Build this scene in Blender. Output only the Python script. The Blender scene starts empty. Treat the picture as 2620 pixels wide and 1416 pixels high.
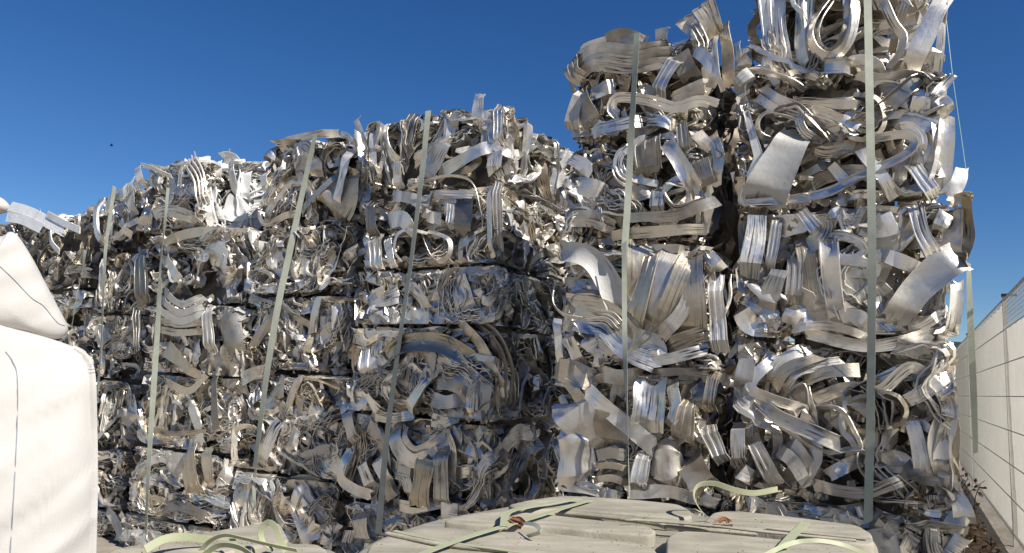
import bpy, math, random
import numpy as np
from mathutils import Vector, Matrix, noise as mnoise

random.seed(7)
rng = np.random.default_rng(7)
R = math.radians
scene = bpy.context.scene
COL = scene.collection

# ------------------------------------------------------------------ camera
FPX, CXP, CYP = 1900.0, 1310.0, 708.0
PITCH, ROLL = R(7.8), R(2.5)
CAM = np.array([0.0, 0.0, 2.5])
fwd = np.array([0, math.cos(PITCH), math.sin(PITCH)])
u0 = np.array([0, -math.sin(PITCH), math.cos(PITCH)])
r0 = np.array([1.0, 0, 0])
cup = math.cos(ROLL) * u0 - math.sin(ROLL) * r0
crt = math.cos(ROLL) * r0 + math.sin(ROLL) * u0
cam_data = bpy.data.cameras.new("camera")
cam = bpy.data.objects.new("camera", cam_data)
COL.objects.link(cam)
m = Matrix(((crt[0], cup[0], -fwd[0], CAM[0]), (crt[1], cup[1], -fwd[1], CAM[1]),
            (crt[2], cup[2], -fwd[2], CAM[2]), (0, 0, 0, 1)))
cam.matrix_world = m
cam_data.sensor_width = 36
cam_data.lens = 36 * FPX / 2620
cam_data.clip_end = 3000
cam_data.clip_start = 0.05
scene.camera = cam

# ------------------------------------------------------------------ light
SUN = np.array([0.50, -0.50, 0.64]); SUN /= np.linalg.norm(SUN)
world = bpy.data.worlds.new("World")
scene.world = world
world.use_nodes = True
wn = world.node_tree.nodes
sky = wn.new("ShaderNodeTexSky")
sky.sky_type = 'NISHITA'
sky.sun_disc = False
sky.sun_elevation = math.asin(SUN[2])
sky.sun_rotation = math.atan2(SUN[0], SUN[1])
sky.air_density = 1.0
sky.dust_density = 0.1
sky.ozone_density = 5.0
sky.altitude = 600
bg = wn["Background"]
bg.inputs[1].default_value = 0.07
hs = wn.new("ShaderNodeHueSaturation"); hs.inputs['Saturation'].default_value = 1.24; hs.inputs['Hue'].default_value = .508
world.node_tree.links.new(sky.outputs[0], hs.inputs['Color'])
world.node_tree.links.new(hs.outputs[0], bg.inputs[0])
sd = bpy.data.lights.new("sun", 'SUN')
sd.energy = 5.0
sd.angle = R(0.53)
sd.color = (1.0, 0.95, 0.87)
sun = bpy.data.objects.new("sun", sd)
COL.objects.link(sun)
sun.rotation_euler = Vector(SUN).to_track_quat('Z', 'Y').to_euler()
scene.view_settings.view_transform = 'Standard'
scene.view_settings.look = 'None'
scene.view_settings.gamma = 1
scene.view_settings.exposure = 0.46
scene.view_settings.use_curve_mapping = False
scene.cycles.max_bounces = 7
scene.cycles.diffuse_bounces = 3
scene.cycles.glossy_bounces = 5
scene.cycles.sample_clamp_indirect = 6

# ------------------------------------------------------------------ helpers
def ray(px, py):
    d = fwd * FPX + crt * (px - CXP) + cup * (CYP - py)
    return d / np.linalg.norm(d)

def on_plane(px, py, P, n):
    d = ray(px, py)
    return CAM + d * (np.dot(np.asarray(P) - CAM, n) / np.dot(d, n))

def at_z(px, py, z):
    return on_plane(px, py, (0, 0, z), np.array([0, 0, 1.0]))

def at_depth(px, py, y):
    return on_plane(px, py, (0, y, 0), np.array([0, 1.0, 0]))

def tag(o, label=None, cat=None, group=None, kind=None):
    if label: o['label'] = label
    if cat: o['category'] = cat
    if group: o['group'] = group
    if kind: o['kind'] = kind
    return o

def empty(name, loc, rz=0.0):
    o = bpy.data.objects.new(name, None)
    COL.objects.link(o)
    o.location = loc
    o.rotation_euler = (0, 0, rz)
    o.empty_display_size = 0.1
    return o

def link(name, me, mat, parent=None, loc=None, rz=None):
    o = bpy.data.objects.new(name, me)
    if mat is not None:
        me.materials.append(mat)
    COL.objects.link(o)
    if parent: o.parent = parent
    if loc is not None: o.location = loc
    if rz is not None: o.rotation_euler = (0, 0, rz)
    return o

class Acc:
    """collects vertices / faces / uvs and makes ONE mesh"""
    def __init__(s):
        s.V = []; s.L = []; s.T = []; s.UV = []; s.n = 0
    def add(s, V, quads, uv=None, ngons=()):
        V = np.asarray(V, float)
        quads = np.asarray(quads, int)
        s.V.append(V)
        if uv is None: uv = V[:, :2] * 1.0
        if len(quads):
            s.L.append((quads + s.n).ravel()); s.T.append(np.full(len(quads), quads.shape[1]))
            s.UV.append(uv[quads.ravel()])
        for g in ngons:
            g = np.asarray(g, int)
            s.L.append(g + s.n); s.T.append(np.array([len(g)])); s.UV.append(uv[g])
        s.n += len(V)
    def mesh(s, name, sharp=32):
        V = np.concatenate(s.V); L = np.concatenate(s.L); T = np.concatenate(s.T); UV = np.concatenate(s.UV)
        me = bpy.data.meshes.new(name)
        me.vertices.add(len(V)); me.vertices.foreach_set("co", V.astype(np.float32).ravel())
        me.loops.add(len(L)); me.loops.foreach_set("vertex_index", L.astype(np.int32))
        me.polygons.add(len(T))
        st = np.concatenate(([0], np.cumsum(T)[:-1]))
        me.polygons.foreach_set("loop_start", st.astype(np.int32))
        me.polygons.foreach_set("use_smooth", np.ones(len(T), bool))
        ul = me.uv_layers.new(name="UVMap")
        ul.data.foreach_set("uv", UV.astype(np.float32).ravel())
        me.update(calc_edges=True)
        me.validate()
        if sharp: me.set_sharp_from_angle(angle=R(sharp))
        return me

def box(acc, x0, x1, y0, y1, z0, z1):
    V = [(x, y, z) for x in (x0, x1) for y in (y0, y1) for z in (z0, z1)]
    Q = [(0, 1, 3, 2), (4, 6, 7, 5), (0, 4, 5, 1), (2, 3, 7, 6), (0, 2, 6, 4), (1, 5, 7, 3)]
    acc.add(V, Q)

def rotv(v, k, a):
    """rotate rows of v around unit rows of k by angles a"""
    a = np.asarray(a)[:, None]
    return v * np.cos(a) + np.cross(k, v) * np.sin(a) + k * (np.sum(k * v, 1)[:, None]) * (1 - np.cos(a))

def unit(v):
    return v / np.maximum(np.linalg.norm(v, axis=1, keepdims=True), 1e-9)

def catmull(P, n):
    P = np.asarray(P, float)
    if len(P) == 2:
        t = np.linspace(0, 1, n)[:, None]
        return P[0] * (1 - t) + P[1] * t
    Q = np.vstack([2 * P[0] - P[1], P, 2 * P[-1] - P[-2]])
    seg = np.linalg.norm(np.diff(P, axis=0), axis=1)
    cum = np.concatenate(([0], np.cumsum(seg)))
    out = []
    for t in np.linspace(0, cum[-1], n):
        i = min(max(np.searchsorted(cum, t, side='right') - 1, 0), len(P) - 2)
        f = (t - cum[i]) / max(seg[i], 1e-9)
        a, b, c, d = Q[i], Q[i + 1], Q[i + 2], Q[i + 3]
        out.append(0.5 * ((2 * b) + (c - a) * f + (2 * a - 5 * b + 4 * c - d) * f * f + (3 * b - a - 3 * c + d) * f ** 3))
    return np.array(out)

PROF = {
 'flat': [(-.5, -1), (.5, -1), (.5, 1), (-.5, 1)],
 'ribbed': [(-.5, -1), (.5, -1), (.5, 1.5), (.43, 1.5), (.41, 0), (.2, 0), (.18, 1.2), (.06, 1.2), (.04, 0), (-.2, 0), (-.22, 1.5), (-.34, 1.5), (-.36, 0), (-.44, 0), (-.46, 1.5), (-.5, 1.5)],
 'lip': [(-.5, -1), (.5, -1), (.5, 4), (.44, 4), (.44, 0.5), (-.3, .5), (-.32, 3), (-.38, 3), (-.4, .5), (-.5, .5)],
}
PROFW = {   # y also in widths
 'channel': [(-.5, 0), (.5, 0), (.5, -.34), (.44, -.34), (.44, -.06), (-.44, -.06), (-.44, -.34), (-.5, -.34)],
 'channelo': [(-.5, -.0), (.5, -.0), (.5, .32), (.44, .32), (.44, .06), (-.44, .06), (-.44, .32), (-.5, .32)],
 'tube': [(.03, -.2), (.5, -.2), (.5, .2), (-.5, .2), (-.5, -.2), (-.03, -.2), (-.03, -.15), (-.44, -.15), (-.44, .15), (.44, .15), (.44, -.15), (.03, -.15)],
}

def sweep(acc, P, N, width, th, prof='flat', roll=0.0, crumple=0.0, wscale=None, caps=True, cup_=0.0, rg=None, nx=9):
    """sweep a profile along points P (n,3) with surface normals N (n,3)"""
    rg = rg or rng
    n = len(P)
    T = unit(np.gradient(P, axis=0))
    N = unit(N - T * np.sum(N * T, 1)[:, None])
    B = np.cross(T, N)
    rr = np.broadcast_to(roll, (n,)).astype(float)
    N = rotv(N, T, rr); B = rotv(B, T, rr)
    if prof == 'sheet':
        xs = np.linspace(-.5, .5, nx)
        pr = np.concatenate([np.stack([xs, -np.ones(nx)], 1), np.stack([xs[::-1], np.ones(nx)], 1)])
        Y = pr[:, 1] * th
    elif prof in PROFW:
        pr = np.array(PROFW[prof]); Y = pr[:, 1] * width
    else:
        pr = np.array(PROF[prof]); Y = pr[:, 1] * th
    M = len(pr)
    L = np.concatenate(([0], np.cumsum(np.linalg.norm(np.diff(P, axis=0), axis=1))))
    w = np.broadcast_to(1.0 if wscale is None else wscale, (n,))
    X = pr[:, 0][None, :] * width * w[:, None]
    YY = np.broadcast_to(Y, (n, M)).copy()
    if crumple > 0:
        C = np.zeros((n, M)); k = 9 if prof == 'sheet' else 4
        for _ in range(k):
            a = rg.uniform(-.9, .9) if prof == 'sheet' else rg.uniform(-.5, .5)
            c = rg.uniform(0, L[-1])
            C += rg.uniform(-1, 1) * np.abs((L[:, None] - c) * math.cos(a) + X * math.sin(a) * 1.6)
        for _ in range(3):
            f = rg.uniform(6, 18)
            C += .06 * np.sin(L[:, None] * f + X * rg.uniform(-12, 12) + rg.uniform(0, 6))
        A = np.stack([np.ones(n * M), np.repeat(L, M), X.ravel()], 1)
        sol = np.linalg.lstsq(A, C.ravel(), rcond=None)[0]
        C = C - (A @ sol).reshape(n, M)
        C *= crumple / max(C.std(), 1e-6) * .55
        C = np.clip(C, -2.2 * crumple, 2.2 * crumple)
        YY += C
    if cup_:
        YY += cup_ * (X ** 2) / max(width, 1e-6) * 2
    V = P[:, None, :] + B[:, None, :] * X[:, :, None] + N[:, None, :] * YY[:, :, None]
    if width > .02 and n > 6:
        x_ = pr[:, 0] * width
        for e in (0, n - 1):
            sh_ = x_ * rg.normal(0, .35) + .12 * width * np.sin(x_ / width * rg.uniform(5, 16) + rg.uniform(0, 6))
            V[e] += T[e][None, :] * sh_[:, None]
    i = np.arange(n - 1)[:, None]; j = np.arange(M)[None, :]
    a = i * M + j; b = i * M + (j + 1) % M
    Q = np.stack([a, b, b + M, a + M], -1).reshape(-1, 4)
    pl = np.concatenate(([0], np.cumsum(np.linalg.norm(np.diff(np.stack([pr[:, 0] * width, Y], 1), axis=0), axis=1))))
    uv = np.stack([np.repeat(L, M), np.tile(pl, n)], 1) + rg.uniform(0, 20)
    ng = [np.arange(M)[::-1], (n - 1) * M + np.arange(M)] if caps else []
    acc.add(V.reshape(-1, 3), Q, uv, ng)

# ------------------------------------------------------------------ materials
def nodes_of(name):
    mt = bpy.data.materials.new(name)
    mt.use_nodes = True
    nt = mt.node_tree
    return mt, nt, nt.nodes["Principled BSDF"]

def metal(name, col, rough=(.25, .5), dirt=(.16, .13, .09), dirt_amt=.45, bump=.4, metallic=1.0, smudge=.75, vary=.35, streak=1.0, paint=0.0):
    mt, nt, bs = nodes_of(name)
    N = nt.nodes.new; Lk = nt.links.new
    uv = N("ShaderNodeUVMap")
    mp = N("ShaderNodeMapping"); mp.inputs['Scale'].default_value = (3.5, 70, 1)
    Lk(uv.outputs[0], mp.inputs[0])
    st = N("ShaderNodeTexNoise"); st.inputs['Scale'].default_value = 1.0; st.inputs['Detail'].default_value = 4
    Lk(mp.outputs[0], st.inputs['Vector'])
    geo = N("ShaderNodeNewGeometry")
    oi = N("ShaderNodeObjectInfo")
    # broad stains in world space
    ns = N("ShaderNodeTexNoise"); ns.inputs['Scale'].default_value = 5.0; ns.inputs['Detail'].default_value = 6; ns.inputs['Roughness'].default_value = .65
    Lk(geo.outputs['Position'], ns.inputs['Vector'])
    nf = N("ShaderNodeTexNoise"); nf.inputs['Scale'].default_value = 38.0; nf.inputs['Detail'].default_value = 4
    Lk(geo.outputs['Position'], nf.inputs['Vector'])
    # base colour with per object value
    hsv = N("ShaderNodeHueSaturation"); hsv.inputs['Color'].default_value = (*col, 1)
    mr = N("ShaderNodeMapRange"); mr.inputs['To Min'].default_value = 1 - vary; mr.inputs['To Max'].default_value = 1 + vary * .45
    Lk(oi.outputs['Random'], mr.inputs['Value']); Lk(mr.outputs[0], hsv.inputs['Value'])
    mx = N("ShaderNodeMix"); mx.data_type = 'RGBA'
    mx.inputs['B'].default_value = (*dirt, 1)
    cr = N("ShaderNodeMapRange"); cr.inputs['From Min'].default_value = .45; cr.inputs['From Max'].default_value = .8; cr.inputs['To Max'].default_value = dirt_amt
    Lk(ns.outputs[0], cr.inputs['Value']); Lk(cr.outputs[0], mx.inputs['Factor'])
    Lk(hsv.outputs[0], mx.inputs['A'])
    # dark smudges: streak * patch
    ml = N("ShaderNodeMath"); ml.operation = 'MULTIPLY'
    sm = N("ShaderNodeMapRange"); sm.inputs['From Min'].default_value = .48; sm.inputs['From Max'].default_value = .62
    Lk(st.outputs[0], sm.inputs['Value'])
    sp = N("ShaderNodeMapRange"); sp.inputs['From Min'].default_value = .5; sp.inputs['From Max'].default_value = .66; sp.inputs['To Max'].default_value = smudge * 1.6
    n2 = N("ShaderNodeTexNoise"); n2.inputs['Scale'].default_value = 3.1; n2.inputs['Detail'].default_value = 5
    Lk(geo.outputs['Position'], n2.inputs['Vector']); Lk(n2.outputs[0], sp.inputs['Value'])
    Lk(sm.outputs[0], ml.inputs[0]); Lk(sp.outputs[0], ml.inputs[1])
    mx2 = N("ShaderNodeMix"); mx2.data_type = 'RGBA'; mx2.inputs['B'].default_value = (.03, .028, .026, 1)
    Lk(ml.outputs[0], mx2.inputs['Factor']); Lk(mx.outputs['Result'], mx2.inputs['A'])
    Lk(mx2.outputs['Result'], bs.inputs['Base Color'])
    bs.inputs['Metallic'].default_value = metallic
    if metallic > .5:
        mm = N("ShaderNodeMapRange"); mm.inputs['From Min'].default_value = .4; mm.inputs['From Max'].default_value = .8
        mm.inputs['To Min'].default_value = metallic; mm.inputs['To Max'].default_value = metallic * .45
        Lk(ns.outputs[0], mm.inputs['Value']); Lk(mm.outputs[0], bs.inputs['Metallic'])
    ro = N("ShaderNodeMapRange"); ro.inputs['From Min'].default_value = .3; ro.inputs['From Max'].default_value = .7
    ro.inputs['To Min'].default_value = rough[0]; ro.inputs['To Max'].default_value = rough[1]
    ad = N("ShaderNodeMath"); ad.operation = 'ADD'; Lk(ns.outputs[0], ad.inputs[0])
    m3 = N("ShaderNodeMath"); m3.operation = 'MULTIPLY_ADD'; m3.inputs[1].default_value = .3; m3.inputs[2].default_value = -.15
    Lk(oi.outputs['Random'], m3.inputs[0]); Lk(m3.outputs[0], ad.inputs[1]); Lk(ad.outputs[0], ro.inputs['Value'])
    Lk(ro.outputs[0], bs.inputs['Roughness'])
    b1 = N("ShaderNodeBump"); b1.inputs['Strength'].default_value = bump * streak; b1.inputs['Distance'].default_value = .004
    Lk(st.outputs[0], b1.inputs['Height'])
    b2 = N("ShaderNodeBump"); b2.inputs['Strength'].default_value = bump; b2.inputs['Distance'].default_value = .012
    n4 = N("ShaderNodeTexNoise"); n4.inputs['Scale'].default_value = 14.0; n4.inputs['Detail'].default_value = 3
    Lk(geo.outputs['Position'], n4.inputs['Vector'])
    Lk(n4.outputs[0], b2.inputs['Height']); Lk(b1.outputs[0], b2.inputs['Normal']); Lk(b2.outputs[0], bs.inputs['Normal'])
    return mt

M_BRIGHT = metal("bright_aluminium", (.93, .88, .79), (.31, .52), dirt_amt=.28, vary=.2, metallic=.93)
M_DULL = metal("dull_aluminium", (.76, .72, .65), (.38, .58), metallic=.9, dirt=(.2, .165, .115), dirt_amt=.55, vary=.35)
M_WARM = metal("stained_aluminium", (.72, .635, .50), (.34, .56), metallic=.9, dirt=(.2, .15, .09), dirt_amt=.65, vary=.3)
M_GREY = metal("weathered_grey_aluminium", (.42, .39, .34), (.38, .6), dirt=(.10, .09, .075), dirt_amt=.6, vary=.35)
M_PALE = metal("pale_coated_aluminium", (.60, .58, .53), (.4, .6), dirt=(.3, .26, .2), dirt_amt=.35, metallic=.25, vary=.2, smudge=.5)
M_WHITE = metal("white_coated_aluminium", (.90, .90, .88), (.35, .5), dirt=(.45, .42, .38), dirt_amt=.4, metallic=.15, vary=.12, smudge=.3)
M_FOIL = metal("tarnished_gold_foil", (.42, .35, .22), (.3, .5), dirt_amt=.5, vary=.1)
M_GRIME_SHADE = metal("brown_grimed_gap_shade", (.30, .26, .21), (.42, .62), dirt=(.13, .095, .06), dirt_amt=.8, vary=.2, metallic=.75)
M_CORE = metal("shadowed_packed_metal", (.22, .20, .18), (.45, .65), dirt=(.1, .085, .06), dirt_amt=.7, bump=.6, vary=.1, metallic=.55)  # dark base colour carries the shade of the deep gaps

def plain(name, col, rough=.7, spec=.3, noise=.0, nscale=20, bump=0.0, bdist=.01, col2=None, transl=0.0, bscale=None, stretch=(1, 1, 1)):
    mt, nt, bs = nodes_of(name)
    N = nt.nodes.new; Lk = nt.links.new
    bs.inputs['Roughness'].default_value = rough
    bs.inputs['Specular IOR Level'].default_value = spec
    geo = N("ShaderNodeNewGeometry")
    mp = N("ShaderNodeMapping"); mp.inputs['Scale'].default_value = stretch
    Lk(geo.outputs['Position'], mp.inputs[0])
    nz = N("ShaderNodeTexNoise"); nz.inputs['Scale'].default_value = nscale; nz.inputs['Detail'].default_value = 7; nz.inputs['Roughness'].default_value = .62
    Lk(mp.outputs[0], nz.inputs['Vector'])
    rp = N("ShaderNodeMapRange"); rp.inputs['From Min'].default_value = .33; rp.inputs['From Max'].default_value = .68
    Lk(nz.outputs[0], rp.inputs['Value'])
    mx = N("ShaderNodeMix"); mx.data_type = 'RGBA'
    c2 = col2 or tuple(c * (1 - noise) for c in col)
    mx.inputs['A'].default_value = (*col, 1); mx.inputs['B'].default_value = (*c2, 1)
    Lk(rp.outputs[0], mx.inputs['Factor']); Lk(mx.outputs['Result'], bs.inputs['Base Color'])
    if bump:
        nb = nz
        if bscale:
            nb = N("ShaderNodeTexNoise"); nb.inputs['Scale'].default_value = bscale; nb.inputs['Detail'].default_value = 5
            Lk(mp.outputs[0], nb.inputs['Vector'])
        b = N("ShaderNodeBump"); b.inputs['Strength'].default_value = bump; b.inputs['Distance'].default_value = bdist
        Lk(nb.outputs[0], b.inputs['Height']); Lk(b.outputs[0], bs.inputs['Normal'])
    if transl:
        tr = N("ShaderNodeBsdfTranslucent"); Lk(mx.outputs['Result'], tr.inputs['Color'])
        ms = N("ShaderNodeMixShader"); ms.inputs[0].default_value = transl
        Lk(bs.outputs[0], ms.inputs[1]); Lk(tr.outputs[0], ms.inputs[2])
        Lk(ms.outputs[0], nt.nodes["Material Output"].inputs[0])
    return mt

M_GROUND = plain("dusty_yard_ground", (.38, .34, .28), .95, .2, nscale=1.6, col2=(.26, .225, .175), bump=.5, bdist=.03, bscale=9)
M_EARTH = plain("littered_earth", (.24, .16, .10), .95, .2, nscale=14, col2=(.07, .05, .035), bump=.8, bdist=.04, bscale=22)
M_STRAP = plain("pale_green_strapping", (.50, .525, .43), .5, .3, nscale=9, col2=(.40, .425, .34), transl=.12)
M_STRAP2 = plain("pale_cream_strapping", (.46, .48, .31), .5, .3, nscale=12, col2=(.38, .40, .26), transl=.12)
M_DUST = plain("dusty_beige_panel", (.42, .385, .305), .88, .15, nscale=5, col2=(.25, .23, .18), bump=.35, bdist=.006, bscale=60, stretch=(1, 3, 1))
M_DUST2 = plain("grimy_beige_panel", (.32, .30, .245), .9, .2, nscale=10, col2=(.22, .205, .165), bump=.4, bdist=.006, bscale=45, stretch=(1, 3, 1))
M_BAG = plain("white_woven_bag", (.58, .56, .525), .8, .15, nscale=5, col2=(.52, .50, .465), bump=.25, bdist=.004, bscale=300, transl=.08)
M_BAGEDGE = plain("bag_seam_tape", (.84, .83, .79), .7, .2, nscale=60, col2=(.66, .64, .58))
M_THREAD = plain("dark_bag_thread", (.26, .28, .32), .8, .1, nscale=40, noise=.2)
M_RUST = plain("rusty_strap_clip", (.26, .10, .045), .6, .4, nscale=60, col2=(.10, .045, .025), bump=.5, bdist=.002)
M_FENCE = plain("cream_fence_screen", (.82, .80, .73), .7, .2, nscale=3, col2=(.70, .68, .60), transl=.72, stretch=(1, 1, .5))
M_POST = plain("pale_galvanised_post", (.58, .56, .50), .5, .4, nscale=15, noise=.2)
M_WIRE = plain("fence_wire", (.50, .48, .42), .5, .4, nscale=15, noise=.2)
M_BLACK = plain("black_plastic_cap", (.02, .02, .02), .5, .4)
M_LEAF = plain("dry_leaf", (.15, .09, .05), .8, .2, nscale=30, col2=(.06, .04, .022))
M_STEM = plain("dry_stem", (.12, .085, .055), .8, .2, nscale=30, noise=.4)
M_HILL = plain("wooded_hill", (.045, .06, .045), .95, .1, nscale=.05, noise=.5)
M_BIRD = plain("dark_bird", (.03, .03, .035), .7, .2)
M_WIREG = plain("green_twine", (.12, .28, .24), .5, .4)

# ------------------------------------------------------------------ bales
YAW = R(28.3)
AX = np.array([math.cos(YAW), -math.sin(YAW), 0])      # along the fronts, to the right and nearer
BX = np.array([math.sin(YAW), math.cos(YAW), 0])       # depth direction (parallel to the fence)

class Field:
    def __init__(s, rg, scale=1.0):
        s.base = rg.uniform(-.5, .5) if rg.random() < .62 else rg.uniform(1.1, 2.0)
        s.k = rg.normal(0, 4.2, (4, 2)); s.p = rg.uniform(0, 6.28, 4); s.a = rg.uniform(.25, .75, 4)
    def __call__(s, p):
        return s.base + float(np.sum(s.a * np.sin(s.k @ p + s.p)))

class Bale:
    def __init__(s, O, W, H, D, rz=0.0, r=.06):
        s.O = np.asarray(O, float); s.W, s.H, s.D, s.r = W, H, D, r
        c, sn = math.cos(-YAW + rz), math.sin(-YAW + rz)
        s.a = np.array([c, sn, 0]); s.b = np.array([-sn, c, 0])
        s.rz = -YAW + rz
    def to_local(s, P):
        d = np.atleast_2d(P) - s.O
        return np.stack([d @ s.a, d @ s.b, d[:, 2]], 1)
    def wrap(s, S, Vv, Dd, top=True):
        """perimeter coordinate, height, outward offset -> local position"""
        S = np.asarray(S, float); Vv = np.asarray(Vv, float); Dd = np.asarray(Dd, float)
        r = s.r; W, H, D = s.W, s.H, s.D
        # vertical wrap over the top edge
        q = math.pi * r / 2
        if top:
            tv = Vv - (H - r)
            ang = np.clip(tv / q, 0, 1) * math.pi / 2
            over = np.maximum(tv - q, 0)
            z = np.where(tv <= 0, Vv, H - r + (r + Dd) * np.sin(ang))
            out = np.where(tv <= 0, Dd, -r + (r + Dd) * np.cos(ang) - over)
        else:
            z = Vv; out = Dd
        # horizontal wrap
        sR = S - (W - r); sL = r - S
        aR = np.clip(sR / q, 0, 1) * math.pi / 2; oR = np.maximum(sR - q, 0)
        aL = np.clip(sL / q, 0, 1) * math.pi / 2; oL = np.maximum(sL - q, 0)
        x = np.where(sR > 0, W - r + (r + out) * np.sin(aR), np.where(sL > 0, r - (r + out) * np.sin(aL), S))
        y = np.where(sR > 0, r - (r + out) * np.cos(aR) + oR, np.where(sL > 0, r - (r + out) * np.cos(aL) + oL, -out))
        return np.stack([x, y, z], 1)

def resample(p, n):
    L = np.concatenate(([0], np.cumsum(np.linalg.norm(np.diff(p, axis=0), axis=1))))
    t = np.linspace(0, L[-1], n)
    return np.stack([np.interp(t, L, p[:, k]) for k in range(p.shape[1])], 1)

def smooth(p, k=1):
    for _ in range(k):
        q = p.copy(); q[1:-1] = (p[:-2] + 2 * p[1:-1] + p[2:]) / 4; p = q
    return p

def path2d(rg, fld, x0, x1, y0, y1, L, style, W=None):
    """a bent line in face coordinates"""
    p = np.array([rg.uniform(x0, x1), rg.uniform(y0, y1)])
    if style == 'loop':
        rx, ry = rg.uniform(.06, .2), rg.uniform(.05, .14)
        c = np.array([rg.uniform(x0 + rx, max(x1 - rx, x0 + rx + .01)), rg.uniform(y0 + ry, max(y1 - ry, y0 + ry + .01))])
        t0 = rg.uniform(0, 6.28); sw = rg.uniform(3.3, 5.4) * rg.choice([-1, 1])
        t = np.linspace(t0, t0 + sw, 22)
        e = 2 / rg.uniform(2, 3.4)
        co, si = np.cos(t), np.sin(t)
        arc = np.stack([rx * np.sign(co) * np.abs(co) ** e, ry * np.sign(si) * np.abs(si) ** e], 1)
        a = rg.uniform(-.7, .7); Rm = np.array([[math.cos(a), -math.sin(a)], [math.sin(a), math.cos(a)]])
        arc = arc @ Rm.T + c
        t1 = arc[0] - arc[1]; t1 /= np.linalg.norm(t1) + 1e-9
        t2 = arc[-1] - arc[-2]; t2 /= np.linalg.norm(t2) + 1e-9
        l1, l2 = rg.uniform(.03, .35, 2)
        pts = np.vstack([arc[0] + t1 * l1, arc, arc[-1] + t2 * l2])
        return smooth(resample(pts, 30), 1)
    if style == 'fold':
        k = rg.integers(2, 5); ln = rg.uniform(.18, .5); sp = rg.uniform(.025, .07)
        a = fld(p) + rg.normal(0, .25)
        d = np.array([math.cos(a), math.sin(a)]); nn = np.array([-d[1], d[0]])
        pts = []; cur = p.copy(); sg = 1
        for i in range(k):
            l = ln * rg.uniform(.7, 1.15)
            b = rg.normal(0, .04)
            for f in (0, .33, .66, 1): pts.append(cur + d * sg * l * f + nn * b * math.sin(f * 3.1))
            cur = cur + d * sg * l + nn * sp * rg.uniform(.7, 1.5); sg = -sg
        return smooth(resample(np.array(pts), 34), 2)
    if style == 'kink':
        k = rg.integers(1, 4); a = fld(p) + rg.normal(0, .8)
        pts = [p]
        for i in range(k + 1):
            pts.append(pts[-1] + np.array([math.cos(a), math.sin(a)]) * L / (k + 1) * rg.uniform(.6, 1.4)); a += rg.normal(0, .7)
        q = resample(np.array(pts), 26)
        return q
    # flow
    h = fld(p) + (math.pi if rg.random() < .5 else 0)
    pts = [p.copy()]; ds = .035; off = rg.normal(0, .25)
    for i in range(int(L / ds)):
        t = fld(pts[-1]) + off
        df = (t - h + math.pi / 2) % math.pi - math.pi / 2
        h += np.clip(df, -.45, .45)
        q = pts[-1] + ds * np.array([math.cos(h), math.sin(h)])
        if q[1] < y0 + .02 and math.sin(h) < 0: h = -h * .6 if math.cos(h) > 0 else h + .6 * math.sin(h); q[1] = y0 + .02 + rg.uniform(0, .01)
        if q[1] > y1 - .02 and math.sin(h) > 0: h = -h * .6 if math.cos(h) > 0 else h - .6 * math.sin(h); q[1] = y1 - .02 - rg.uniform(0, .01)
        pts.append(q)
    pts = np.array(pts)
    return smooth(resample(pts, max(10, int(L / .035))), 1)

def press(acc, bale, lim, top, zfree=False):
    # the baler's walls: whatever would stand out is folded flat against the face
    V = acc.V[-1]
    def sq(a, k=.12): return np.where(a > 0, a * k, a)
    V[:, 1] = -lim - sq(-V[:, 1] - lim) * 1.0
    V[:, 0] = np.where(V[:, 0] > bale.W + lim, bale.W + lim + (V[:, 0] - bale.W - lim) * .15, V[:, 0])
    V[:, 0] = np.where(V[:, 0] < -lim, -lim + (V[:, 0] + lim) * .15, V[:, 0])
    if not zfree:
        V[:, 2] = np.where(V[:, 2] < .0, V[:, 2] * .12, V[:, 2])
        if not top: V[:, 2] = np.where(V[:, 2] > bale.H, bale.H + (V[:, 2] - bale.H) * .12, V[:, 2])
        else: V[:, 2] = np.where(V[:, 2] > bale.H + .05, bale.H + .05 + (V[:, 2] - bale.H - .05) * .3, V[:, 2])

def tuck(n, amt, f=.16):
    t = np.linspace(0, 1, n); e = np.clip(np.minimum(t, 1 - t) / f, 0, 1)
    return amt * (1 - e * e * (3 - 2 * e))

def in_hole(bale, p):
    return any((((p[:, 0] - h[0]) / h[2]) ** 2 + ((p[:, 1] - h[1]) / h[3]) ** 2 < 1).any() for h in bale.holes)

def put_piece(acc, bale, p, d, width, th, prof, roll, crumple, rg, top=True, wscale=None, cup_=0.0, nx=9):
    n = len(p)
    d = np.maximum(d - tuck(n, rg.uniform(.03, .11), rg.uniform(.12, .3)), -.36)
    P = bale.wrap(p[:, 0], p[:, 1], d, top)
    P2 = bale.wrap(p[:, 0], p[:, 1], d + .01, top)
    kk = rg.uniform(0, 6, 6); tt = np.linspace(0, n * .035, n)
    wig = (np.sin(tt * 55 + kk[0]) * .4 + np.sin(tt * 31 + kk[1]) * .6 + np.sin(tt * 83 + kk[2]) * .3) * rg.uniform(.002, .008)
    P = P + unit(P2 - P) * wig[:, None]
    P[:, 2] += wig[::-1] * .9
    sweep(acc, P, unit(P2 - P), width, th, prof, roll, crumple, wscale, rg=rg, cup_=cup_, nx=nx)
    press(acc, bale, rg.uniform(.0, .045), bale.istop)

MATSETS = {
 'near':  [(M_BRIGHT, .42), (M_DULL, .3), (M_WARM, .18), (M_GREY, .06), (M_PALE, .04)],
 'mid':   [(M_BRIGHT, .34), (M_DULL, .34), (M_WARM, .18), (M_GREY, .08), (M_PALE, .06)],
 'far':   [(M_BRIGHT, .34), (M_DULL, .3), (M_WARM, .12), (M_GREY, .06), (M_PALE, .18)],
 'white': [(M_WHITE, .85), (M_PALE, .15)],
}
def pick(ms, rg):
    x = rg.random()
    for mt, w in ms:
        x -= w
        if x <= 0: return mt
    return ms[0][0]

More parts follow.
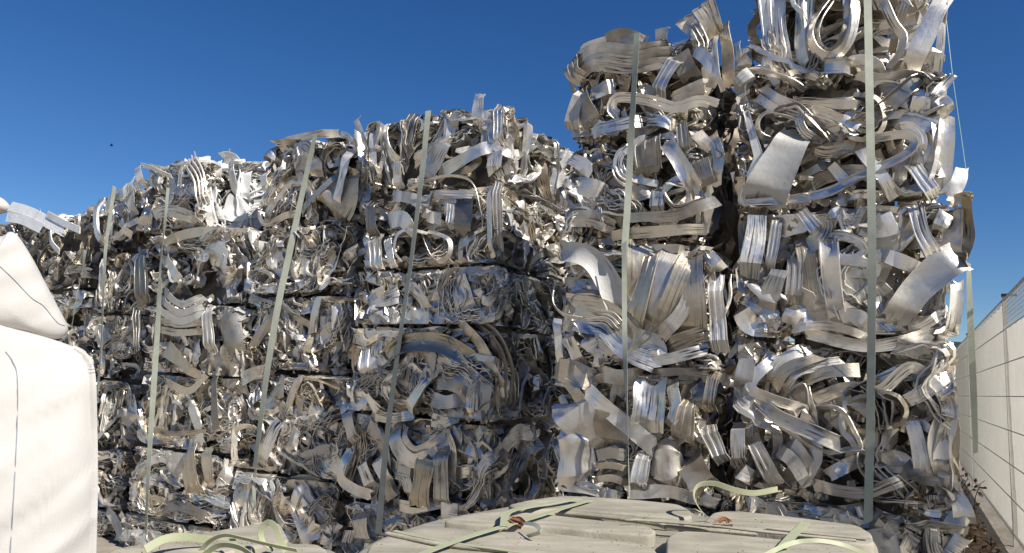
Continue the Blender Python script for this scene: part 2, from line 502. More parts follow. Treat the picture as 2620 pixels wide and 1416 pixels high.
def build_bale(bale, root, seed, n_main=60, n_fill=90, mats='near', sides=(1, 0), top=False, sz=1.0, style=None, skip=None, toprough=0.0, hole=None):
    rg = np.random.default_rng(seed)
    ms = MATSETS[mats]
    W, H, D = bale.W, bale.H, bale.D
    base = np.array([W / 2, D / 2, 0])
    sh = -base
    lo = -(D * .8) if sides[0] else -.05
    hi = W + (D * .85 if sides[1] else .05)
    vtop = H + (min(D * .7, W * .75) if top else 0)
    # core: crumpled block set back behind the pieces
    acc = Acc()
    g = 11
    ins = .33
    cx0, cx1, cy0, cy1, cz0, cz1 = ins, W - ins, ins + .02, D - .05, .02, H - .10 if top else H + .065
    import itertools
    for ax in range(3):
        for sgn in (0, 1):
            u = np.linspace(0, 1, g); A, B = np.meshgrid(u, u, indexing='ij')
            c = [None] * 3; o = [i for i in range(3) if i != ax]
            c[o[0]] = A.ravel(); c[o[1]] = B.ravel(); c[ax] = np.full(g * g, float(sgn))
            X = cx0 + c[0] * (cx1 - cx0); Y = cy0 + c[1] * (cy1 - cy0); Z = cz0 + c[2] * (cz1 - cz0)
            V = np.stack([X, Y, Z], 1)
            w = np.sin(V @ np.array([23., 17., 31.]) + seed) * np.sin(V @ np.array([11., 29., -19.])) * .025
            V = V + 1.6 * w[:, None] * np.array([1, -1, .6])
            i, j = np.meshgrid(np.arange(g - 1), np.arange(g - 1), indexing='ij')
            a = (i * g + j).ravel()
            acc.add(V + sh, np.stack([a, a + 1, a + g + 1, a + g], 1))
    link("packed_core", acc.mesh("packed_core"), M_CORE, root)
    fields = [Field(rg), Field(rg)]
    # filling
    fill_hi = hi
    if sides[1] == .5: fill_hi = W + D * .85; hi = W - .02
    accs = {}
    for i in range(n_fill):
        L = rg.uniform(.3, 1.0) * sz
        fld = fields[i % 2]
        st = rg.choice(['flow', 'flow', 'kink', 'fold', 'flow'])
        p = path2d(rg, fld, lo, fill_hi, 0.02, vtop, L, st)
        p = resample(p, 15)
        p[:, 1] = np.clip(p[:, 1], .015, vtop)
        d0 = rg.uniform(-.24, -.05)
        if in_hole(bale, p): d0 -= .14
        d = d0 + .03 * np.sin(np.linspace(0, rg.uniform(2, 7), len(p)) + rg.uniform(0, 6))
        edge = rg.random() < .55
        w = rg.uniform(.04, .11) * sz
        roll = (math.pi / 2 if edge else 0) + rg.normal(0, .4) + np.linspace(0, rg.normal(0, .8), len(p))
        mt = pick(ms, rg)
        if sides[1] == .5 and p[:, 0].mean() > W + .02: mt = M_GRIME_SHADE; d = d - .05  # right side: brown grime, with the gap's shade put into the colour too
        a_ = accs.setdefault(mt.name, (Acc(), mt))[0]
        put_piece(a_, bale, p, d, w, .0035, 'flat', roll, .006, rg)
    for a_, mt in accs.values():
        for v in a_.V: v += sh
        o = link("scrap_filling", a_.mesh("scrap_filling"), mt, root); o['kind'] = 'stuff'
    # small crushed crumbs of sheet, thickest along the seams
    g_ = np.linspace(-.5, .5, 4); GX, GY = np.meshgrid(g_, g_, indexing='ij'); GX = GX.ravel(); GY = GY.ravel()
    ii, jj = np.meshgrid(np.arange(3), np.arange(3), indexing='ij'); fa = (ii * 4 + jj).ravel(); FQ = np.stack([fa, fa + 4, fa + 5, fa + 1], 1)
    cr_ = [(Acc(), M_DULL if mats != 'white' else M_WHITE), (Acc(), M_WARM if mats != 'white' else M_PALE)]
    for i in range(int(n_fill * 1.5)):
        s0 = rg.uniform(lo, hi); v0 = rg.uniform(0, vtop)
        if rg.random() < .45: v0 = rg.choice([0.0, 1.0]) * H + rg.normal(0, .045)
        v0 = min(max(v0, .01), vtop if top else H - .005)
        c0 = np.array([[s0, v0]])
        if s0 > W + .05 and rg.random() < .6: continue
        dd_ = rg.uniform(-.14, -.04) - (.16 if in_hole(bale, c0) else 0)
        a_, b_ = rg.uniform(.03, .11) * sz, rg.uniform(.02, .06) * sz
        t_ = rg.uniform(0, 3.14); S_ = s0 + GX * a_ * math.cos(t_) - GY * b_ * math.sin(t_); V_ = v0 + GX * a_ * math.sin(t_) + GY * b_ * math.cos(t_)
        k1, k2 = rg.normal(0, .5, 2)
        D_ = dd_ + (GX * a_ * k1 + GY * b_ * k2) + rg.normal(0, .011 * sz, 16)
        cr_[rg.random() < .5][0].add(bale.wrap(S_, V_, D_), FQ)
    for a_, mt in cr_:
        if a_.n:
            for v in a_.V: v += sh
            link("crushed_crumbs", a_.mesh("crushed_crumbs", 25), mt, root)['kind'] = 'stuff'
    # main pieces
    for i in range(n_main):
        q = i / n_main
        x = rg.random()
        fld = fields[i % 2]
        acc = Acc()
        rngx = (lo, hi)
        # most go on the front
        if rg.random() < .6: rngx = (-.02, W + (.02 if sides[1] != .5 else -.03))
        if x < .17:    # crumpled sheet
            L = rg.uniform(.3, .75) * sz; w = rg.uniform(.14, .36) * sz
            p = resample(path2d(rg, fld, *rngx, .06, vtop - .04, L, 'kink'), 18)
            p[:, 1] = np.clip(p[:, 1], w * .3, vtop)
            d = -.10 + .09 * q + .03 * np.sin(np.linspace(0, rg.uniform(2, 6), 18) + rg.uniform(0, 6))
            if in_hole(bale, p): continue
            put_piece(acc, bale, p, d, w, .002, 'sheet', rg.normal(0, .35) + np.linspace(0, rg.normal(0, .5), 18), rg.uniform(.012, .035) * sz, rg,
                      wscale=1 + .25 * np.sin(np.linspace(0, 5, 18) + rg.uniform(0, 6)), nx=8)
            nm = "crumpled_sheet"
        elif x < .46:  # nested folded layers seen on edge
            k = rg.integers(4, 9)
            p0 = path2d(rg, fld, *rngx, .04, vtop, rg.uniform(.3, .8) * sz, rg.choice(['flow', 'flow', 'kink', 'kink']))
            p0 = resample(p0, 20)
            p0 = p0 + np.stack([np.sin(np.linspace(0, rg.uniform(8, 22), 20) + rg.uniform(0, 6)), np.sin(np.linspace(0, rg.uniform(8, 22), 20) + rg.uniform(0, 6))], 1) * rg.uniform(.003, .012) * sz
            if in_hole(bale, p0): continue
            t = unit(np.gradient(p0, axis=0)); nn = np.stack([-t[:, 1], t[:, 0]], 1)
            sp = rg.uniform(.010, .022) * sz
            d0 = -.07 + .06 * q
            w = rg.uniform(.05, .1) * sz
            nz_ = np.array([[mnoise.noise(Vector((t_ * .35, j_ * .9, seed + i))) for t_ in range(20)] for j_ in range(k)]) * sp * 2.2
            for j in range(k):
                p = p0 + nn * (j - k / 2) * sp * (1 + .3 * np.sin(np.linspace(0, 6, 20) + j))[:, None] + nn * nz_[j][:, None]
                cut0, cut1 = rg.integers(0, 4), 20 - rg.integers(0, 4)
                p = p[cut0:cut1]
                p[:, 1] = np.clip(p[:, 1], .015, vtop)
                put_piece(acc, bale, p, np.full(len(p), d0 + rg.uniform(-.015, .015)), w, rg.uniform(.003, .006), 'flat', math.pi / 2 + rg.normal(0, .15), .004, rg)
            nm = "folded_layers"
        else:
            st = rg.choice(['flow', 'kink', 'loop', 'fold', 'flow', 'kink'])
            L = rg.uniform(.5, 1.5) * sz
            p = path2d(rg, fld, *rngx, .03, vtop, L, st)
            w = rg.uniform(.045, .13) * sz
            p[:, 1] = np.clip(p[:, 1], w * .3 + .01, vtop)
            if in_hole(bale, p): continue
            n = len(p)
            edge = rg.random() < (.75 if st in ('loop', 'fold') else .28)
            roll = (math.pi / 2 if edge else 0) + rg.normal(0, .25) + rg.normal(0, .45) * np.sin(np.linspace(0, rg.uniform(2, 5), n))
            d = -.10 + .115 * q ** .8 + .02 * np.sin(np.linspace(0, rg.uniform(2, 8), n) + rg.uniform(0, 6)) - (w * .35 if edge else 0)
            prof = rg.choice(['ribbed', 'channel', 'tube', 'flat', 'lip', 'ribbed', 'channelo'])
            if edge and prof in ('ribbed', 'lip'): prof = 'channel'
            ws = 1 + .18 * np.sin(np.linspace(0, rg.uniform(3, 9), n) + rg.uniform(0, 6))
            put_piece(acc, bale, p, d, w, rg.uniform(.003, .0055), prof, roll, rg.uniform(.005, .017), rg, wscale=ws)
            nm = "bent_profile"
        for v in acc.V: v += sh
        link(nm, acc.mesh(nm), pick(ms, rg), root)
    # pieces sticking up from the crest
    if toprough:
        for i in range(int(14 * toprough)):
            s0 = rg.uniform(.02, W - .02); a = rg.normal(math.pi / 2, .55); L = rg.uniform(.12, .34) * (0.6 + .5 * toprough)
            yy = rg.uniform(.0, D * .6)
            b = s0 + math.cos(a) * L
            pts = np.array([[s0, yy, H - .1], [(s0 + b) / 2 + rg.normal(0, .02), yy + rg.normal(0, .03), H - .1 + L * .55], [b, yy + rg.normal(0, .05), H - .1 + L * math.sin(a)]])
            p = catmull(pts, 10)
            acc = Acc()
            nrm = unit(np.tile([rg.normal(0, .5), -1, rg.normal(0, .3)], (10, 1)))
            pr = rg.choice(['ribbed', 'sheet', 'channel', 'flat'])
            sweep(acc, p, nrm, rg.uniform(.04, .12), .003, pr, np.linspace(0, rg.normal(0, .8), 10), rg.uniform(.004, .016), rg=rg, nx=6)
            for v in acc.V: v += sh
            link("upright_offcut", acc.mesh("upright_offcut"), pick(ms, rg), root)

BALES = []
def stack_plane(px_left, py_ref, depth):
    return at_depth(px_left, py_ref, depth)

def make_stack(name, pxL, pxR, depth, seams, D=1.15, n_main=60, n_fill=90, mats='near', sides=(0, 1), labels=None, sz=1.0,
               toprough=1.0, seed=0, ycx=None, group=None, gapz=.05, holes=(), leans=None, refy=1014, low=None, yaw=0.0):
    """bales piled up; seams are photograph heights (top to bottom) along the stack's middle line"""
    P = at_depth(pxL, refy, depth); P[2] = 0
    # width: intersect the right edge ray with the front plane
    Rr = on_plane(pxR, refy, P, BX)
    W = float(np.dot(Rr - P, AX))
    mid = P + AX * W / 2
    zs = []
    for y in seams:
        if y is None: zs.append(0.0); continue
        # height on the front plane where the middle vertical crosses this row
        xg = (pxL + pxR) / 2
        Q = on_plane(xg, y, P, BX)
        zs.append(Q[2] if Q[2] > .3 else 0.0)
    out = []
    if labels and zs[-1] == 0.0 and zs[-2] > 1.35:
        zs.insert(len(zs) - 1, zs[-2] * .5)
        labels = list(labels) + [low]
    rg = np.random.default_rng(seed + 100)
    for i in range(len(zs) - 1):
        zt, zb = zs[i], zs[i + 1]
        if zt - zb < .3: continue
        dx = rg.normal(0, .018); dy = rg.normal(0, .03)
        rz = rg.normal(0, R(.9)) + yaw
        if leans and leans[i]: dx += leans[i][0]; dy += leans[i][1]
        O = P + AX * dx + BX * dy; O = O + np.array([0, 0, zb])
        b = Bale(O, W, zt - zb - gapz, D, rz)
        b.holes = []; b.istop = (i == 0)
        for hx, hy, hrx, hry in holes:
            q = b.to_local(on_plane(hx, hy, b.O, b.b))[0]; k_ = depth / FPX
            b.holes.append((q[0], q[2], hrx * k_, hry * k_))
        basec = b.O + b.a * W / 2 + b.b * D / 2
        root = empty("scrap_bale", tuple(basec), b.rz)
        tag(root, labels[i] if labels else name, "scrap bale", group or "bales of crushed aluminium scrap")
        vis = True
        hid = zt < 1.15 and name in ('s4', 's5', 'sb')
        build_bale(b, root, seed * 31 + i, n_main=8 if hid else n_main, n_fill=30 if hid else n_fill, mats=mats if isinstance(mats, str) else mats[i], sides=sides,
                   top=(i == 0), sz=sz, toprough=toprough if i == 0 else 0)
        b.root = root
        out.append(b)
    BALES.extend(out)
    return out


POS = ["topmost", "second from the top", "third from the top", "fourth from the top", "fifth from the top", "lowest"]
def labs(desc, n, extra=None):
    return [(extra or {}).get(i) or f"{POS[i] if i < n - 1 else 'lowest'} bale {desc}" for i in range(n)]

S5 = make_stack("s5", 1886, 2440, 5.5, [-190, 190, 512, 852, 1285, None], n_main=38, n_fill=105, mats='near', sides=(0, 1), seed=5, holes=[(2150, 440, 70, 45), (2130, 905, 190, 34), (2300, 735, 45, 60), (2130, 228, 110, 22), (2125, 50, 36, 70), (2262, 70, 34, 80), (2020, 60, 14, 60), (2010, 320, 30, 12), (2290, 380, 40, 16), (1950, 1120, 14, 40), (2350, 1130, 20, 40)], sz=1.15, low="foot bale of the tall right stack, almost hidden below the right slab end",
   labels=["bright bale cut by the top of the picture, with two big curled loops", "bright bale with large flat pale plate and long curved profiles, in the tall right stack",
           "bright bale of upright ribbed strips, gold foil hanging at its right edge", "bright bale with a dark hollow at its top, behind the right slab end",
           "lowest bale of the right stack, sticking out towards the fence"])
S4 = make_stack("s4", 1420, 1812, 6.1, [95, 335, 622, 940, 1268, None], n_main=44, n_fill=190, mats='near', D=2.4, sides=(1, .5), seed=4, holes=[(1720, 215, 60, 22), (1700, 430, 30, 40), (1480, 300, 30, 30), (1790, 1010, 24, 40), (1620, 1240, 20, 20), (1560, 250, 40, 16), (1500, 860, 30, 12), (1790, 850, 20, 30)], sz=.95, low="foot bale of the second stack from the right, hidden behind the beige slabs", toprough=.8,
   labels=["topmost bale of the second stack from the right, ragged peak against the sky", "bale with S-curved ribbons under the ragged topmost bale, second stack from the right",
           "bale with a tall fan of upright pleated sheets at its middle", "bale with square dished plate and billowing smooth sheets, below the pleated fan",
           "lowest bale of the second stack from the right, behind the beige slabs"])
S3 = make_stack("s3", 892, 1268, 8.6, [292, 484, 680, 830, 1061, 1300, None], D=2.5, n_main=80, n_fill=130, mats='mid', sides=(0, 1), seed=3, holes=[(1060, 620, 60, 25), (1200, 460, 60, 14), (1040, 1160, 26, 40), (1130, 620, 30, 16), (960, 1200, 20, 20), (1180, 560, 20, 30)], sz=1.32, toprough=.6,
   labels=labs("of the middle stack whose dark right side shows", 6))
S2 = make_stack("s2", 612, 882, 9.55, [352, 572, 750, 948, 1215, None], D=1.6, n_main=54, n_fill=100, mats='mid', sides=(0, 1), seed=2, sz=1.32, toprough=.5,
   labels=labs("of the stack just left of the middle stack", 5))
S1 = make_stack("s1", 350, 606, 10.5, [590, 775, 955, 1150, 1335, None], D=1.6, n_main=60, n_fill=100, mats='far', sides=(0, 1), seed=1, sz=1.32, toprough=.3,
   labels=labs("of the stack carrying the bright white bale", 5, {0: "bale directly under the bright white bale and its grey neighbour"}))
S1a = make_stack("s1a", 305, 468, 10.65, [422, 588], D=1.5, n_main=40, n_fill=70, mats='far', sides=(0, 0), seed=11, sz=1.1, toprough=.8,
   labels=["grey bale directly left of the bright white bale"])
S1b = make_stack("s1b", 476, 636, 10.3, [398, 588], D=1.5, n_main=64, n_fill=60, mats='white', sides=(1, 1), seed=12, yaw=R(26), sz=1.0, toprough=.6,
   labels=["bright white coated bale shining on top of the far stacks"])
S0 = make_stack("s0", 195, 342, 11.4, [486, 640, 800, 965, 1140, 1300, None], D=1.6, n_main=40, n_fill=70, mats='far', sides=(1, 1), seed=20, sz=1.1, toprough=.7,
   labels=labs("of the narrow stack right of the white bags", 6))
Sm = make_stack("sm", -160, 190, 13.5, [556, 740, 900, 1060, 1210, None], D=1.6, n_main=76, n_fill=110, mats='far', sides=(0, 1), seed=30, sz=1.15, toprough=.8,
   labels=labs("of the farthest left stack half hidden by the white bags", 5))
Sb = make_stack("sb", 1825, 2060, 9.2, [150, 380, 620, 860, 1080, None], D=1.3, n_main=24, n_fill=60, mats='mid', sides=(1, 0), seed=40, sz=1.0, low="foot bale of the back stack in the dark gap", toprough=.8,
   labels=labs("seen in the dark gap behind the two right stacks", 5))
Sc = make_stack("sc", 1335, 1520, 11.2, [395, 580, 760, 920, 1090, None], D=1.3, n_main=24, n_fill=60, mats='mid', sides=(1, 0), seed=41, sz=1.0, low="foot bale of the back stack beside the middle stack", toprough=.6,
   labels=labs("standing behind, between the middle stack and its right neighbour", 5))

# ------------------------------------------------------------------ pieces one can pick out one by one, placed on the fronts
MC = {'b': M_BRIGHT, 'd': M_DULL, 'w': M_WARM, 'g': M_GREY, 'p': M_PALE, 'W': M_WHITE}
PC = {'r': 'ribbed', 'c': 'channel', 't': 'tube', 'f': 'flat', 's': 'sheet', 'S': 'sheet', 'l': 'lip', 'o': 'channelo'}
PN = {'r': 'ribbed_profile', 'c': 'channel_profile', 't': 'crushed_tube', 'f': 'flat_strip', 's': 'crumpled_sheet', 'S': 'smooth_sheet', 'l': 'lipped_profile', 'o': 'channel_profile'}

def traced(stack, rows, d0=.008):
    rg = np.random.default_rng(len(rows) * 7 + len(stack))
    b0 = stack[0]
    for row in rows:
        pts, w, pc, roll, mc = row[:5]
        ex = row[5] if len(row) > 5 else {}
        pts = [(pts[i], pts[i + 1]) for i in range(0, len(pts), 2)]
        nrm = -b0.b
        off = ex.get('d', d0 / .62) * .62 + rg.uniform(-.01, .015)
        pl = b0.O + nrm * off
        P3 = np.array([on_plane(x, y, pl, b0.b) for x, y in pts])
        dist = abs(float(np.dot(P3.mean(0) - CAM, fwd)))
        wm = w * dist / FPX
        Ltot = np.linalg.norm(np.diff(P3, axis=0), axis=1).sum()
        n = int(np.clip(Ltot / .03, 12, 34))
        P = catmull(P3, n)
        k = ex.get('k', 1)
        cz = P[:, 2].mean()
        own = min(stack, key=lambda b: abs(b.O[2] + b.H / 2 - cz) - (.0 if b.O[2] <= cz <= b.O[2] + b.H else 0))
        base = own.O + own.a * own.W / 2 + own.b * own.D / 2
        acc = Acc()
        c, sn = math.cos(own.rz), math.sin(own.rz)
        def toloc(X):
            dd = X - base
            return np.stack([dd[:, 0] * c + dd[:, 1] * sn, -dd[:, 0] * sn + dd[:, 1] * c, dd[:, 2]], 1)
        Pl = toloc(P)
        N = np.tile([0., -1., 0.], (n, 1))
        wob = .02 * np.sin(np.linspace(0, rg.uniform(1, 5), n) + rg.uniform(0, 6))
        Pl = Pl + N * (wob * ex.get('wob', 1) - tuck(n, ex.get('tuck', rg.uniform(.03, .10)), .2))[:, None]
        rl = R(roll) + rg.normal(0, .08) + R(ex.get('tw', 0)) * np.linspace(-.5, .5, n) + .12 * np.sin(np.linspace(0, 5, n) + rg.uniform(0, 6))
        T = unit(np.gradient(Pl, axis=0)); side = unit(np.cross(T, N))
        if ex.get('w2'):
            ws = np.linspace(1, ex['w2'] / w, n)
        else:
            ws = 1 + .07 * np.sin(np.linspace(0, rg.uniform(3, 8), n) + rg.uniform(0, 6))
        cr = {'s': .016, 'S': .005}.get(pc, .006) * ex.get('cr', 1)
        sp = ex.get('sp', w * 1.1) * dist / FPX
        for j in range(k):
            o = (j - (k - 1) / 2) * sp
            PP = Pl + side * o + N * rg.uniform(-.01, .01) * (k > 1)
            a0, a1 = (rg.integers(0, 3), n - rg.integers(0, 3)) if k > 1 else (0, n)
            Pq = PP[a0:a1] - [0, 0, 0]
            sweep(acc, Pq, N[a0:a1], wm, .0035 if pc not in 'sS' else .0018, PC[pc], rl[a0:a1], cr, ws[a0:a1], rg=rg,
                  cup_=ex.get('cup', rg.uniform(-.12, .12) if pc in 'S' else 0), nx=9)
        bx_ = np.array([own.W / 2, own.D / 2, 0])
        for q_ in range(len(acc.V)):
            v_ = acc.V[q_]; f_ = -(v_[:, 1] + own.D / 2); lim_ = off + .05
            v_[:, 1] = np.where(f_ > lim_, -own.D / 2 - lim_ - (f_ - lim_) * .25, v_[:, 1])
        link(PN[pc] if k == 1 else 'folded_layers', acc.mesh('piece'), MC[mc], own.root)

E = lambda k=3, sp=None, **q: dict(k=k, **({'sp': sp} if sp else {}), **q)
traced(S5, [
 ((1973,-40,1978,60,1985,120,1992,186),66,'r',0,'b'), ((2047,-30,2045,60,2047,120,2060,165,2092,187),30,'c',35,'b'), ((2066,-40,2062,20,2056,100),40,'r',0,'d'),
 ((2130,-30,2088,40,2071,88,2086,130,2120,148,2154,132,2177,95,2186,39,2192,-30),30,'f',50,'b',dict(d=.06)), ((2128,-10,2100,50,2094,88,2104,118,2122,128,2144,116,2160,80,2166,20),16,'f',60,'b'),
 ((2176,-20,2172,60,2150,120),34,'s',10,'b'), ((2248,-20,2287,58,2311,93,2303,128,2274,158),26,'f',35,'b',dict(d=.05)), ((2415,-10,2368,90,2330,172),48,'S',8,'b',dict(d=.05)),
 ((2330,-20,2300,60,2282,120),20,'r',0,'w'), ((2420,-20,2412,90,2402,182),14,'f',20,'b'), ((2408,40,2396,175),12,'c',0,'b'), ((1888,212,1922,184,1977,192,2058,219),20,'f',60,'b',dict(d=.06)),
 ((1884,218,1924,186),32,'t',0,'p',dict(d=.08)), ((2097,172,2175,168),38,'o',0,'b',dict(d=.07)), ((2190,190,2250,200,2326,184,2390,198),24,'s',40,'b'), ((2230,212,2300,222,2390,246),18,'f',40,'b'),
 ((2392,246,2440,190),22,'r',0,'b',dict(d=.05,tuck=0)), ((2160,160,2220,150,2260,180),26,'s',30,'b'), ((2000,196,2060,188,2110,200),22,'s',40,'b'),
 ((1938,229,1985,264,2047,287,2113,303,2175,332),22,'o',15,'b',dict(k=2,sp=26)), ((2020,262,2113,266,2224,266),26,'f',25,'b',dict(d=.05)),
 ((2152,345,2066,314,2047,300,1981,287,1950,295,1938,322,1946,345,1980,355),20,'f',55,'b',dict(d=.06)), ((2170,360,2080,330,2010,306),22,'c',20,'d'), ((2085,266,2053,278,2046,310,2063,341,2100,358),28,'f',38,'b',dict(d=.09)),
 ((2040,328,2012,388,1982,446,1945,518),78,'S',0,'p',dict(d=.13,w2=118,cup=.10,cr=.4,wob=.5)), ((2062,373,2113,388,2167,373,2212,371),32,'s',20,'w'), ((2190,362,2218,407,2253,446,2290,503),30,'c',0,'b',dict(d=.08)),
 ((2237,351,2307,345,2338,357,2338,380,2307,404,2249,431,2200,452,2113,493,2016,510),24,'l',15,'b',dict(d=.07)), ((2280,332,2322,322,2352,348,2356,392),9,'c',20,'b',dict(k=3,sp=10,d=.08)),
 ((2330,411,2394,503),36,'r',0,'b',dict(d=.1)), ((2412,300,2412,388,2408,492),50,'S',-12,'b',dict(cup=.2)), ((2368,330,2366,400,2384,460),72,'S',0,'b',dict(cup=-.3)),
 ((2235,250,2290,244,2352,262),62,'s',0,'g'), ((2158,340,2186,300,2222,276),50,'s',0,'b'), ((2117,411,2175,476),26,'f',10,'b',dict(d=-.03)), ((2027,464,2113,419),22,'c',0,'w',dict(d=-.03)),
 ((2360,240,2350,300),44,'s',0,'b'), ((2240,300,2310,290,2350,310),24,'s',10,'b'), ((2400,250,2424,280),40,'s',0,'b'),
 ((1938,523,1932,604,1915,705),50,'f',0,'b',dict(cup=.2,d=.05)), ((1990,540,1975,654,1965,700),26,'r',0,'d'), ((2041,528,2095,598),32,'r',0,'b',dict(d=.07)), ((2120,580,2142,540,2174,608),26,'f',0,'b',dict(d=.07)),
 ((2185,568,2242,583,2315,560),56,'s',0,'b'), ((2180,540,2250,536,2320,540),18,'s',20,'b'), ((2343,523,2358,594,2392,656),38,'r',0,'b',dict(d=.08)), ((2403,586,2425,535),38,'s',0,'b',dict(d=.08)),
 ((2252,650,2363,692),36,'f',5,'b'), ((2290,822,2345,742,2435,664,2475,650),78,'S',0,'d',dict(d=.1,cup=.15,cr=2)), ((2120,618,2128,700,2140,806),44,'o',0,'b',dict(d=.06)), ((2035,640,2035,700,2028,780),42,'r',0,'d'),
 ((1996,690,1975,740,1958,792),46,'f',0,'d',dict(d=.06)), ((2056,614,2071,700,2082,785),46,'r',0,'w'), ((2172,640,2178,710,2190,800),56,'S',0,'p'), ((2230,760,2250,810),40,'s',0,'b'), ((1890,780,1920,830,1975,838),50,'s',0,'b'),
 ((2025,839,2123,835,2222,862),22,'s',25,'b',dict(d=.06)), ((2060,850,2200,884,2303,876,2385,850),34,'S',12,'b',dict(d=.07)), ((2446,720,2444,790,2434,850),34,'S',-20,'b',dict(cup=.3)), ((2270,830,2340,845,2410,800),26,'s',30,'b'),
 ((1990,800,2040,815,2090,800),40,'s',0,'b'), ((2130,815,2190,806,2230,830),34,'s',0,'b'), ((2330,620,2400,624,2452,620),30,'r',0,'d'), ((2380,880,2420,900,2425,930),44,'S',0,'b',dict(cup=.3)), ((2395,850,2440,862),24,'s',20,'b'),
 ((1902,858,1910,931,1897,1003),42,'S',0,'d'), ((1985,910,1927,967,1922,998,1969,1019,2070,1052),30,'f',15,'b',dict(d=.07)), ((2070,888,1998,928,1969,985),34,'r',10,'d'), ((2092,914,2015,944,1980,992),30,'f',20,'w',dict(d=.05)),
 ((2152,926,2050,944,2010,982),32,'r',10,'d',dict(d=.06)), ((2200,947,2120,952,2056,972),34,'f',10,'w',dict(d=.07)), ((2010,1012,2056,985,2068,1052),13,'f',55,'b',dict(d=.09)), ((2077,1022,2169,993,2246,1003,2303,957,2335,940,2390,966),32,'f',14,'b',dict(d=.08)),
 ((2298,1036,2360,1005,2426,960),36,'r',0,'b',dict(d=.1)), ((1930,1019,1994,1068,2070,1102,2152,1140),38,'o',0,'d',dict(d=.08)), ((1902,1009,1990,1085,2097,1153,2200,1145),13,'f',45,'b',dict(d=.09)),
 ((2080,1042,2149,1048,2186,1100,2205,1145,2180,1152,2097,1162),16,'f',55,'b',dict(d=.1)), ((2324,1052,2349,1137,2362,1228),36,'r',0,'b',dict(d=.07)), ((2408,1009,2422,1060,2401,1137,2416,1218),52,'S',-10,'b',dict(cup=.3,d=.05)),
 ((1886,1081,1891,1192),36,'f',0,'d',dict(d=.08)), ((1917,1112,1984,1244),40,'r',0,'b',dict(d=.06)), ((1990,1150,2030,1180,2066,1245),34,'f',0,'d',dict(d=.09)), ((2005,1137,2040,1160,2088,1232),52,'S',0,'b'),
 ((2075,1244,2200,1262,2277,1240,2336,1218),32,'f',10,'b',dict(d=.09)), ((2230,1165,2303,1173,2342,1206),32,'s',0,'b'), ((2120,1216,2170,1190,2215,1173),36,'s',0,'b'), ((2236,1085,2290,1130),60,'S',0,'b',dict(d=.06)),
 ((2236,1281,2300,1284,2372,1293),12,'t',0,'d',dict(d=.07)), ((2300,1090,2350,1110),24,'s',0,'w'), ((2380,1225,2425,1235,2440,1262),40,'s',0,'b'), ((1890,1200,1930,1225),40,'s',0,'b'),
 ((2225,1325,2300,1350,2385,1400),52,'S',0,'b',dict(d=.06)), ((2410,1318,2474,1350),68,'s',0,'d',dict(d=.1)), ((2430,1262,2458,1290,2470,1338),46,'S',0,'b',dict(d=.12)), ((2300,1388,2360,1412),54,'S',0,'b'), ((2420,1382,2470,1412),60,'S',0,'b',dict(d=.14)),
 ((1900,1290,1940,1300,1960,1340),46,'s',0,'b'), ((2070,1290,2150,1310,2230,1300),30,'s',10,'g'), ((1990,1300,2040,1330),30,'s',0,'d'), ((2350,1300,2400,1310,2450,1300),30,'s',0,'b'),
])
